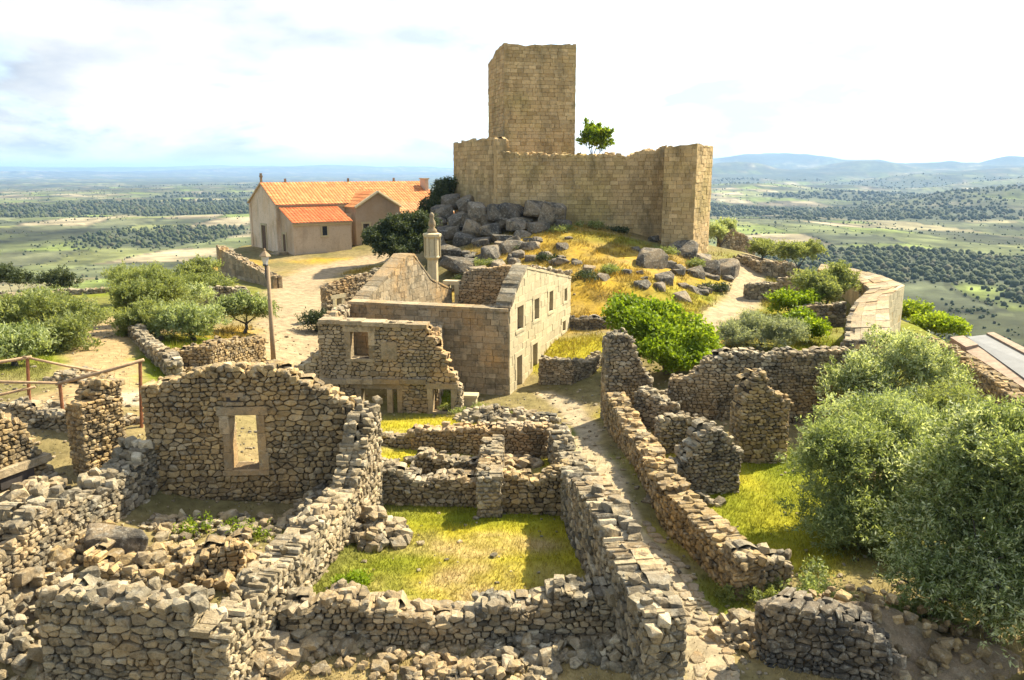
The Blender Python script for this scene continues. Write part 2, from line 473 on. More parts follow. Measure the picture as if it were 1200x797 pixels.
# ------------------------------------------------------------------ terrain
CTRL = [(608, 462, 0.0), (690, 520, .35), (690, 480, .1), (735, 620, .85), (820, 760, .9), (800, 700, .9), (540, 640, 1.0), (450, 615, 1.05), (620, 605, 1.0),
        (640, 690, 1.0), (480, 680, 1.0), (600, 785, .65), (420, 790, .8), (700, 790, .7), (300, 600, 1.3), (200, 600, 1.35), (250, 690, 1.35), (160, 690, 1.4),
        (0, 797, .8), (140, 797, .7), (0, 650, 1.9), (60, 585, 2.0), (130, 565, 2.1), (60, 470, 3.05), (150, 478, 2.95), (5, 480, 3.05), (120, 430, 2.75), (120, 395, 2.45),
        (20, 430, 2.9), (60, 545, 2.3), (520, 520, .55), (480, 545, .85), (560, 500, .2), (480, 484, -.1), (420, 484, .0), (350, 450, 1.0), (345, 415, 1.35), (345, 370, 1.8), (350, 335, 2.05),
        (400, 305, 2.35), (320, 300, 2.5), (470, 302, 2.5), (240, 345, 2.2), (270, 410, 2.2), (200, 430, 2.3), (180, 380, 2.1), (60, 372, 1.7), (90, 347, 1.35),
        (780, 485, 1.1), (770, 545, 1.05), (820, 560, .95), (850, 615, .75), (930, 560, .65), (930, 625, .7), (950, 500, .8), (1050, 500, .7), (1190, 508, .4), (1100, 690, 1.1), (980, 690, .95),
        (1150, 797, .9), (880, 780, .9), (900, 700, .9), (665, 432, .55), (670, 405, 1.1), (640, 440, .2), (700, 390, 1.5), (700, 366, 1.7), (690, 340, 2.9), (690, 393, 1.15), (650, 320, 3.4), (700, 275, 5.6), (620, 285, 5.0), (750, 275, 5.3),
        (800, 303, 3.9), (830, 350, 1.9), (770, 330, 3.1), (780, 420, 1.2), (870, 330, 2.3), (860, 370, 1.7), (885, 300, 3.1), (930, 300, 2.5), (970, 345, 1.6), (900, 400, 1.2), (1040, 420, .8), (560, 310, 3.6), (530, 300, 3.9), (520, 330, 2.4), (560, 420, .6), (440, 380, 1.5)]
CP_XYZ = [at_z(*c) for c in CTRL]
CP_XYZ += [np.array(p, float) for p in ((0, 3, .8), (-14, 3, 1), (14, 3, 1), (-40, 20, 2.8), (-45, 45, 1.8), (-40, 5, 2.5), (30, 5, .8), (30, 30, .3), (-6, 100, 2), (-30, 92, 2.2), (12, 92, 2.5), (2, 76, 7.6), (-4, 80, 7.0), (8, 78, 7.2), (24, 60, 1.5), (24, 75, 1.5))]
CP_XYZ = np.array(CP_XYZ)

def tps_fit(P, lam=0.15):
    n = len(P); X = P[:, :2] / 20.0
    d = np.linalg.norm(X[:, None] - X[None], axis=2)
    K = d ** 2 * np.log(d + 1e-9)
    A = np.zeros((n + 3, n + 3)); A[:n, :n] = K + lam * 0.02 * np.eye(n)
    A[:n, n] = 1; A[:n, n + 1:] = X; A[n, :n] = 1; A[n + 1:, :n] = X.T
    return X, np.linalg.solve(A, np.concatenate([P[:, 2], np.zeros(3)]))
TX, TW = tps_fit(CP_XYZ)

SITE = np.array([(-70, -25), (-70, 48), (-45, 61), (-30, 63), (-27.5, 74), (-30, 90), (-8, 106), (14, 97), (23, 80), (25.5, 62), (25.5, 47), (24, 36), (26, 28), (30, 15), (30, -25)], float)
def site_dist(x, y):
    """distance outside the walled site (0 inside)"""
    best = np.full(x.shape, 1e9); inside = np.zeros(x.shape, bool)
    n = len(SITE)
    for i in range(n):
        a, b = SITE[i], SITE[(i + 1) % n]
        ex, ey = b - a
        t = np.clip(((x - a[0]) * ex + (y - a[1]) * ey) / (ex * ex + ey * ey), 0, 1)
        best = np.minimum(best, np.hypot(x - a[0] - t * ex, y - a[1] - t * ey))
        c = ((a[1] > y) != (b[1] > y)) & (x < (b[0] - a[0]) * (y - a[1]) / (b[1] - a[1] + 1e-12) + a[0])
        inside ^= c
    return np.where(inside, 0, best)

def plain_h(x, y):
    r = np.hypot(x, y); az = np.arctan2(x, y)
    z = -78 + 22 * (fbm(x / 420, y / 420, 3, 4) - 0.5) + 30 * (fbm(x / 1500 + 3, y / 1500, 8, 3) - 0.5)
    right = sstep(0.06, 0.30, az)
    z = z + right * sstep(2200, 3800, r) * 150 * np.clip(fbm(x / 900, y / 900, 21, 4) - 0.25, 0, 1)
    z = z + right * sstep(4600, 7600, r) * (95 + 420 * (fbm(x / 2300 + 1, y / 2300, 31, 6) - 0.44))
    z = z + sstep(0.36, 0.55, az) * np.exp(-((r - 2500) / 700) ** 2) * (34 + 50 * (fbm(x / 300, y / 300, 41, 4) - .5))
    left = 1 - sstep(-0.1, 0.22, az)
    z = z + left * sstep(9000, 20000, r) * (60 + 420 * (fbm(x / 4200 + 9, y / 4200, 51, 5) - 0.42))
    z = z - sstep(25000, 42000, r) * 200
    return z

def ground_h(x, y):
    x = np.asarray(x, float); y = np.asarray(y, float)
    shp = x.shape; x = x.ravel(); y = y.ravel()
    out = np.empty_like(x)
    r = np.hypot(x, y)
    far = r > 420
    out[far] = plain_h(x[far], y[far])
    nx, ny = x[~far], y[~far]
    z = np.empty_like(nx)
    for i in range(0, len(nx), 20000):
        a, b = nx[i:i + 20000] / 20.0, ny[i:i + 20000] / 20.0
        d2 = (a[:, None] - TX[None, :, 0]) ** 2 + (b[:, None] - TX[None, :, 1]) ** 2
        z[i:i + 20000] = (0.5 * d2 * np.log(d2 + 1e-18)) @ TW[:-3] + TW[-3] + a * TW[-2] + b * TW[-1]
    z = np.clip(z, -0.6, 8.0)
    z = z + 0.16 * (fbm(nx / 1.7, ny / 1.7, 61, 4) - 0.5) + 0.5 * (fbm(nx / 7, ny / 7, 71, 3) - 0.5) * sstep(40, 60, ny)
    d = site_dist(nx, ny)
    zs = z - 0.62 * d - 0.25 * np.minimum(d, 6) + 5 * (fbm(nx / 18, ny / 18, 81, 4) - .5) * sstep(3, 30, d)
    pl = plain_h(nx, ny)
    k = 12.0
    hh = np.clip(0.5 + 0.5 * (zs - pl) / k, 0, 1)
    low = pl * (1 - hh) + zs * hh + k * hh * (1 - hh)
    out[~far] = np.where(d > 0, np.where(d > 4, low, zs), z)
    return out.reshape(shp)

_gx = np.arange(-60, 45, .3); _gy = np.arange(-3, 112, .3)
_GG = ground_h(*np.meshgrid(_gx, _gy, indexing='ij'))
def gh(x, y):
    i = (x + 60) / .3; j = (y + 3) / .3
    i0, j0 = int(i), int(j)
    if not (0 <= i0 < len(_gx) - 1 and 0 <= j0 < len(_gy) - 1):
        return float(ground_h(np.array([x]), np.array([y]))[0])
    u, v = i - i0, j - j0
    return float((_GG[i0, j0] * (1 - u) + _GG[i0 + 1, j0] * u) * (1 - v) + (_GG[i0, j0 + 1] * (1 - u) + _GG[i0 + 1, j0 + 1] * u) * v)

def polyline_dist(x, y, pts):
    best = np.full(x.shape, 1e9); par = np.zeros(x.shape)
    for i in range(len(pts) - 1):
        a, b = np.array(pts[i][:2]), np.array(pts[i + 1][:2]); e = b - a
        t = np.clip(((x - a[0]) * e[0] + (y - a[1]) * e[1]) / (e @ e), 0, 1)
        d = np.hypot(x - a[0] - t * e[0], y - a[1] - t * e[1])
        par = np.where(d < best, i + t, par); best = np.minimum(best, d)
    return best, par

LANE = [at_z(*p)[:2] for p in ((835, 830, .9), (815, 740, .9), (775, 670, .9), (725, 600, .75), (692, 540, .4), (684, 500, .25), (668, 476, .1), (640, 462, .05))]
STREET = [at_z(*p)[:2] for p in ((352, 440, 1.1), (348, 400, 1.45), (350, 355, 1.9), (352, 328, 2.1), (385, 312, 2.3), (440, 303, 2.4), (500, 300, 2.6))]
PATH_L = [at_z(*p)[:2] for p in ((-40, 500, 3.0), (60, 475, 3.05), (125, 462, 2.9), (118, 420, 2.7), (128, 390, 2.4), (140, 372, 2.1))]
PATH_R = [at_z(*p)[:2] for p in ((905, 292, 3.0), (880, 315, 2.8), (872, 345, 2.0), (845, 372, 1.7), (820, 385, 1.6), (760, 400, 1.4))]
SMALL_P = [at_z(*p)[:2] for p in ((345, 450, 1.0), (280, 445, 1.6), (165, 470, 2.8))]
def blob_w(x, y, lst):
    w = np.zeros(x.shape)
    for px, py, z, rx, ry in lst:
        c = at_z(px, py, z)
        w = np.maximum(w, 1 - sstep(0.55, 1.25, np.hypot((x - c[0]) / rx, (y - c[1]) / ry) + 0.5 * (fbm(x / 1.1, y / 1.1, 5, 3) - .5)))
    return w
GREEN = [(400, 690, 1.0, 1.4, 2.0), (450, 650, 1.0, 1.6, 2.2), (420, 680, 1.0, 1.6, 2.0), (560, 600, 1.0, 3.6, 1.2), (660, 520, .35, .9, 3.0), (480, 600, 1.0, 2.2, 1.4), (700, 560, .5, .7, 3), (930, 560, .65, 2.0, 3.0), (880, 600, .7, 1.6, 2.5), (960, 600, .7, 3, 3), (850, 700, .9, .8, 1.2), (800, 770, .9, .5, 1.5),
         (300, 625, 1.3, .8, .6), (120, 350, 2.0, 14, 10), (1090, 400, .8, 5, 6), (1000, 420, .8, 6, 6), (900, 375, 1.4, 6, 8), (930, 330, 2, 6, 9), (800, 790, .9, .4, 2.5), (500, 470, 0, 2, 2), (200, 415, 2.3, 4, 5), (60, 420, 2.8, 5, 5), (160, 445, 2.4, 2.5, 3), (730, 275, 5.6, 5, 1.5), (800, 360, 2, 4, 4), (860, 350, 2, 3, 5)]
YELLOW = [(600, 650, 1.0, 3.0, 2.6), (540, 680, 1.0, 2.6, 1.8), (590, 620, 1.0, 4.2, 1.6), (670, 560, .6, 1.2, 4), (740, 470, 1.1, 1.4, 2.4), (900, 590, .7, 3, 4), (780, 540, 1.05, 1.2, 3), (680, 405, 1.35, 3.2, 3.0), (500, 545, .7, 2.6, 1.6), (520, 495, .3, 4, 2.5), (900, 640, .75, 2.5, 2)]
GOLD = [(720, 300, 4.6, 9, 7), (650, 290, 4.8, 7, 7), (700, 330, 3.2, 11, 7), (800, 340, 2.6, 10, 9), (830, 375, 1.7, 6, 6), (280, 395, 2.2, 3.5, 4), (300, 420, 2.0, 3, 3), (400, 305, 2.4, 5, 2.2), (390, 318, 2.2, 4.5, 2.2), (640, 350, 2.5, 5, 5), (280, 305, 2.5, 3, 3)]
DRY = [(600, 690, 1.0, 3.0, 1.3), (570, 640, 1.0, 2.4, .9), (600, 790, .65, 5, 1.4), (1050, 740, 1.4, 3, 2.5), (780, 520, 1.05, 1.2, 1.5), (340, 790, .8, 2, 1.5)]

def ground_cols(x, y):
    n1 = fbm(x / 3.0, y / 3.0, 91, 4); n2 = fbm(x / 0.8, y / 0.8, 97, 3)
    def C(*c): return np.array(c)[None, :]
    base = C(.11, .105, .032) * (1 - n1)[:, None] + C(.27, .20, .095) * n1[:, None]
    def put(col, w, a):
        return col * (1 - w[:, None]) + np.atleast_2d(a) * w[:, None]
    r = np.hypot(x, y)
    site = site_dist(x, y) < 2
    if site.any() or True:
        wg = blob_w(x, y, GOLD); base = put(base, wg * np.clip(0.45 + 1.1 * (n2 - .25), 0, 1), (.38, .245, .03))
        wy = blob_w(x, y, YELLOW); base = put(base, wy * 0.92, (.33, .285, .02))
        wg = blob_w(x, y, GREEN); base = put(base, wg * np.clip(0.25 + 1.5 * (n1 - .2), 0, 1), (.145, .17, .014))
        wd = blob_w(x, y, DRY); base = put(base, wd * np.clip(0.2 + 1.5 * (n2 - .2), 0, 1), (.33, .245, .10))
        # inside near ruins: earthy, stony
        for pts, wdt, cc in ((LANE, 0.5, (.34, .275, .17)), (STREET, 2.2, (.31, .235, .14)), (PATH_L, 1.4, (.31, .22, .11)), (PATH_R, 1.3, (.34, .26, .16)), (SMALL_P, 1.0, (.37, .30, .20))):
            d, _ = polyline_dist(x, y, pts)
            w = 1 - sstep(wdt * 0.6, wdt * 1.35, d + 0.9 * (n2 - .5) * min(1, wdt))
            base = put(base, w * 0.93, cc)
    d = site_dist(x, y)
    w = sstep(0.5, 6, d)
    slope = C(.085, .09, .045) * (1 - n1)[:, None] + C(.17, .15, .08) * n1[:, None]
    return put(base, w, slope)

def country_cols(x, y):
    # patchwork of fields, scrub and woods
    wx = x + 60 * (fbm(x / 130, y / 130, 2, 3) - .5); wy = y + 60 * (fbm(x / 130 + 9, y / 130, 4, 3) - .5)
    fx, fy = wx / 85 + 0.35 * np.sin(wy / 210), wy / 130 + 0.3 * np.sin(wx / 170)
    cx = np.floor(fx); cy = np.floor(fy)
    h = _hash(cx.astype(np.int64), cy.astype(np.int64), 77)
    pal = 0.85 * np.array([(.13, .145, .055), (.19, .20, .07), (.25, .22, .11), (.11, .12, .055), (.17, .205, .05), (.31, .26, .15), (.14, .145, .07), (.09, .10, .05)])
    c = pal[(h * 7.99).astype(int)]
    n = fbm(x / 60, y / 60, 12, 4)[:, None]
    c = c * (0.3 + 1.4 * n) * (.6 + .8 * fbm(x / 17, y / 17, 13, 3))[:, None]; r_ = np.hypot(x, y)
    hd = (np.minimum(np.abs(fx - np.round(fx)) * 85, np.abs(fy - np.round(fy)) * 130) < 6) & (h > .3)
    c = np.where(hd[:, None], c * .55, c)
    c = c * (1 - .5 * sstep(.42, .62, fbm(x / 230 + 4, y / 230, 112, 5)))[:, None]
    wd = wood_mask(x, y)[:, None]
    c = c * (1 - wd) + np.array((.07, .078, .042)) * wd
    fw = (sstep(3800, 6500, r_) * np.where(x > 0, .8, .45) * (.55 + .6 * sstep(.4, .6, fbm(x / 900, y / 900, 66, 4))))[:, None].clip(0, 1)
    c = c * (1 - fw) + np.array((.04, .055, .04)) * fw
    return c

def hedge(x, y):
    wx = x + 60 * (fbm(x / 130, y / 130, 2, 3) - .5); wy = y + 60 * (fbm(x / 130 + 9, y / 130, 4, 3) - .5)
    fx, fy = wx / 85 + 0.35 * np.sin(wy / 210), wy / 130 + 0.3 * np.sin(wx / 170)
    return (np.minimum(np.abs(fx - np.round(fx)) * 85, np.abs(fy - np.round(fy)) * 130) < 5) & (_hash(np.floor(fx).astype(np.int64), np.floor(fy).astype(np.int64), 77) > .3)

def wood_mask(x, y):
    r = np.hypot(x, y); az = np.arctan2(x, y)
    n = fbm(x / 520 + 5, y / 520, 101, 5) + 0.10 * (fbm(x / 90, y / 90, 103, 3) - .5)
    right = sstep(0.15, 0.45, az)
    th = 0.57 - 0.02 * right
    w = sstep(th, th + 0.06, n)
    # the dark wooded knoll left of the church
    k = at_z(195, 275, -75)
    w = np.maximum(w, 1 - sstep(.8, 1.15, np.hypot((x - k[0]) / 110, (y - k[1]) / 170) + .5 * (fbm(x / 60, y / 60, 7, 3) - .5)))
    k = at_z(255, 248, -75)
    w = np.maximum(w, .6 * sstep(.3, .38, az) * sstep(1500, 1800, r) * (1 - sstep(3300, 3800, r)) * sstep(.38, .5, fbm(x / 200, y / 200, 107, 4)))
    w = np.maximum(w, 1 - sstep(.8, 1.15, np.hypot((x - k[0]) / 190, (y - k[1]) / 170) + .5 * (fbm(x / 60, y / 60, 9, 3) - .5)))
    return w

ang = np.concatenate([np.radians(np.linspace(-180, -62, 50, endpoint=False)), np.radians(np.linspace(-62, -42, 50, endpoint=False)), np.radians(np.linspace(-42, 42, 380, endpoint=False)), np.radians(np.linspace(42, 62, 50, endpoint=False)), np.radians(np.linspace(62, 180, 50))])
rad = np.concatenate([np.linspace(1.0, 9, 20, endpoint=False), np.geomspace(9, 150, 310, endpoint=False), np.geomspace(150, 60000, 330)])
RR, AA = np.meshgrid(rad, ang, indexing='ij')
GX, GY = RR * np.sin(AA), RR * np.cos(AA)
GZ = ground_h(GX, GY)
na = len(ang)
def sheet(name, i0, i1, mat, colfn):
    v = np.stack([GX[i0:i1], GY[i0:i1], GZ[i0:i1]], -1).reshape(-1, 3)
    idx = np.arange((i1 - i0) * na).reshape(i1 - i0, na)
    f = np.stack([idx[:-1, :-1], idx[:-1, 1:], idx[1:, 1:], idx[1:, :-1]], -1).reshape(-1, 4)[:, ::-1]
    c = colfn(v[:, 0], v[:, 1])
    o = link(name, np_mesh(name, v, f, mat, True, None, c))
    tag(o, kind='structure')
    return o
def mixed_cols(x, y):
    r = np.hypot(x, y); w = sstep(140, 190, r)[:, None]
    return ground_cols(x, y) * (1 - w) + country_cols(x, y) * w
i_a = int(np.searchsorted(rad, 200)); i_b = int(np.searchsorted(rad, 5200))
ground = sheet('ground', 0, i_a + 1, M['ground'], mixed_cols)
tag(ground, 'dry turf, dirt and stony ground of the hilltop village')
country = sheet('countryside', i_a, i_b + 1, M['country'], country_cols)
tag(country, 'wide hazy plain of fields and scrub below the hill')
hills = sheet('hills', i_b, len(rad), M['country'], country_cols)
tag(hills, 'far blue hills along the horizon')
# ------------------------------------------------------------------ masonry
def hull_stone(seed):
    rg = np.random.default_rng(seed)
    bm = bmesh.new()
    for k in range(26):
        p = rg.normal(size=3); p /= np.linalg.norm(p)
        p = np.sign(p) * np.abs(p) ** 0.55
        p = p / np.max(np.abs(p)) ** 0.65
        p *= rg.uniform(0.84, 1.04) * 0.5
        bm.verts.new(p)
    r = bmesh.ops.convex_hull(bm, input=bm.verts)
    bmesh.ops.delete(bm, geom=[g for g in r['geom_interior'] if isinstance(g, bmesh.types.BMVert)], context='VERTS')
    bmesh.ops.recalc_face_normals(bm, faces=bm.faces)
    bm.verts.ensure_lookup_table(); bm.verts.index_update()
    v = np.array([x.co[:] for x in bm.verts]); f = np.array([[q.index for q in t.verts] for t in bm.faces])
    bm.free()
    return v, f
STONE_VF = [hull_stone(100 + k) for k in range(18)]
STONE_ME = {}
def stone_mesh(k, mat):
    key = (k, mat.name)
    if key not in STONE_ME:
        STONE_ME[key] = np_mesh('stone', STONE_VF[k][0], STONE_VF[k][1], mat, False)
    return STONE_ME[key]

def eul(rx, ry, rz):
    cx, sx, cy, sy, cz, sz = math.cos(rx), math.sin(rx), math.cos(ry), math.sin(ry), math.cos(rz), math.sin(rz)
    return np.array([[cz * cy, cz * sy * sx - sz * cx, cz * sy * cx + sz * sx], [sz * cy, sz * sy * sx + cz * cx, sz * sy * cx - cz * sx], [-sy, cy * sx, cy * cx]])

def clip_poly(poly, a, b, d):
    out = []; n = len(poly)
    for i in range(n):
        p, q = poly[i], poly[(i + 1) % n]
        fp, fq = a * p[0] + b * p[1] - d, a * q[0] + b * q[1] - d
        if fp <= 0: out.append(p)
        if (fp < 0 < fq) or (fq < 0 < fp):
            t = fp / (fp - fq); out.append((p[0] + t * (q[0] - p[0]), p[1] + t * (q[1] - p[1])))
    return out

def rubble_cells(L, z0, z1, w, h, rg, keep=None):
    k = w / h * 0.95
    seeds = []
    zc = z0 - h * 1.2
    while zc < z1 + h * 1.3:
        hr = h * rg.choice([.6, .85, 1.1, 1.45], p=[.2, .3, .3, .2]); zc += hr / 2; hn = hr / 2
        s = -w * rg.uniform(.5, 1.6)
        while s < L + 1.2 * w:
            st = w * rg.choice([rg.uniform(.28, .55), rg.uniform(.65, 1.2), rg.uniform(1.3, 2.2)], p=[.42, .38, .2])
            seeds.append((s + st / 2, (zc + rg.uniform(-.2, .2) * hr) * k)); s += st
        zc += hn
    S = np.array(seeds)
    cells = []
    for i in range(len(S)):
        if not (-w * .3 < S[i, 0] < L + w * .3): continue
        if keep is not None and not keep(S[i, 0], S[i, 1] / k): continue
        d2 = ((S - S[i]) ** 2).sum(1)
        nb = np.argpartition(d2, min(15, len(S) - 1))[:16]
        x, y = float(S[i, 0]), float(S[i, 1]); R = 2.6 * w
        poly = [(x - R, y - R), (x + R, y - R), (x + R, y + R), (x - R, y + R)]
        for j in nb[np.argsort(d2[nb])][1:]:
            a, b = float(S[j, 0] - x), float(S[j, 1] - y)
            if d2[j] > 4 * max((p[0] - x) ** 2 + (p[1] - y) ** 2 for p in poly): break
            poly = clip_poly(poly, a, b, a * (x + a / 2) + b * (y + b / 2))
            if len(poly) < 3: break
        if len(poly) < 3: continue
        poly = [(p[0], p[1] / k) for p in poly]
        poly = clip_poly(poly, -1, 0, 0); poly = clip_poly(poly, 1, 0, L)
        if len(poly) >= 3: cells.append(poly)
    return cells

def ashlar_cells(L, z0, z1, w, h, rg, keep=None):
    cells = []; z = z0
    while z < z1:
        hh = h * rg.uniform(.85, 1.2)
        s = -w * rg.uniform(0, 1)
        while s < L:
            st = w * rg.uniform(.6, 1.5)
            a, b = max(s, 0), min(s + st, L)
            if L - b < .18 * w: b = L; st = L - s + 1
            if b - a > .12 * w:
                cells.append([(a, z), (b, z), (b, z + hh), (a, z + hh)])
            s += st
        z += hh
    return cells

def stone_prism(poly, rg, depth, gap, bev, proud, rounded):
    P = np.array(poly)
    if rounded:
        Q = []
        for i in range(len(P)):
            a, b = P[i], P[(i + 1) % len(P)]
            if np.linalg.norm(b - a) < 0.03: 
                Q.append((a + b) / 2); continue
            Q += [a * .8 + b * .2, a * .2 + b * .8]
        P = np.array(Q)
    c = P.mean(0); r = np.linalg.norm(P - c, axis=1, keepdims=True) + 1e-6
    ext = (P.max(0) - P.min(0)).min()
    if ext < 0.07: return None
    u = (P - c) / r
    A = c + u * np.maximum(r - gap, r * .4)
    if rounded: A = A + rg.normal(0, .008, A.shape)
    B = c + u * np.maximum(r - gap - bev, r * .35)
    n = len(P)
    tilt = rg.uniform(-.1, .1, 2) if rounded else rg.uniform(-.015, .015, 2)
    v = [(p[0], p[1], depth) for p in A] + [(p[0], p[1], bev * .75 - proud) for p in A] + [(p[0], p[1], -proud + tilt @ (p - c)) for p in B]
    f = []
    for q in (0, n):
        for i in range(n):
            f.append((q + i, q + (i + 1) % n, q + n + (i + 1) % n, q + n + i))
    f.append(tuple(range(2 * n, 3 * n)))
    return np.array(v), f

class Face:
    """vertical strip along a polyline; d grows away from the visible side"""
    def __init__(self, pts):
        self.p = [np.array(q[:2], float) for q in pts]
        seg = [np.linalg.norm(b - a) for a, b in zip(self.p[:-1], self.p[1:])]
        self.cum = np.concatenate([[0], np.cumsum(seg)]); self.L = self.cum[-1]
        dirs = [(b - a) / l for a, b, l in zip(self.p[:-1], self.p[1:], seg)]
        nr = [np.array((d[1], -d[0])) for d in dirs]
        vn = [nr[0]] + [(a + b) / np.linalg.norm(a + b) for a, b in zip(nr[:-1], nr[1:])] + [nr[-1]]
        self.vn = np.array(vn); self.P = np.array(self.p)
    def xy(self, s, d=0):
        s = np.asarray(s, float)
        sc = np.clip(s, 0, self.L)
        x = np.interp(sc, self.cum, self.P[:, 0]); y = np.interp(sc, self.cum, self.P[:, 1])
        nx = np.interp(sc, self.cum, self.vn[:, 0]); ny = np.interp(sc, self.cum, self.vn[:, 1])
        ex = s - sc
        return x - nx * d - ny * ex, y - ny * d + nx * ex
    def nrm(self, s):
        return np.array((np.interp(s, self.cum, self.vn[:, 0]), np.interp(s, self.cum, self.vn[:, 1]), 0))
    def world(self, V, t=0):
        x, y = self.xy(V[:, 0], V[:, 2]); return np.stack([x, y, V[:, 1]], -1)
    def hit(self, px, py):
        """(s,z) where the ray through a pixel meets the strip"""
        t, den = tan_at(py); u = (px - W_PX / 2) / F_PX / den
        best = None
        for i in range(len(self.p) - 1):
            a, e = self.p[i], self.p[i + 1] - self.p[i]
            # u*Y = a.x + k e.x ; Y = a.y + k e.y
            k = (u * a[1] - a[0]) / (e[0] - u * e[1])
            kk = min(max(k, 0), 1) if len(self.p) > 2 else k
            sc = abs(k - kk)
            if best is None or sc < best[0]:
                Y = a[1] + k * e[1]
                best = (sc, self.cum[i] + k * (self.cum[i + 1] - self.cum[i]), CAM_Z - Y * t)
        return best[1], best[2]

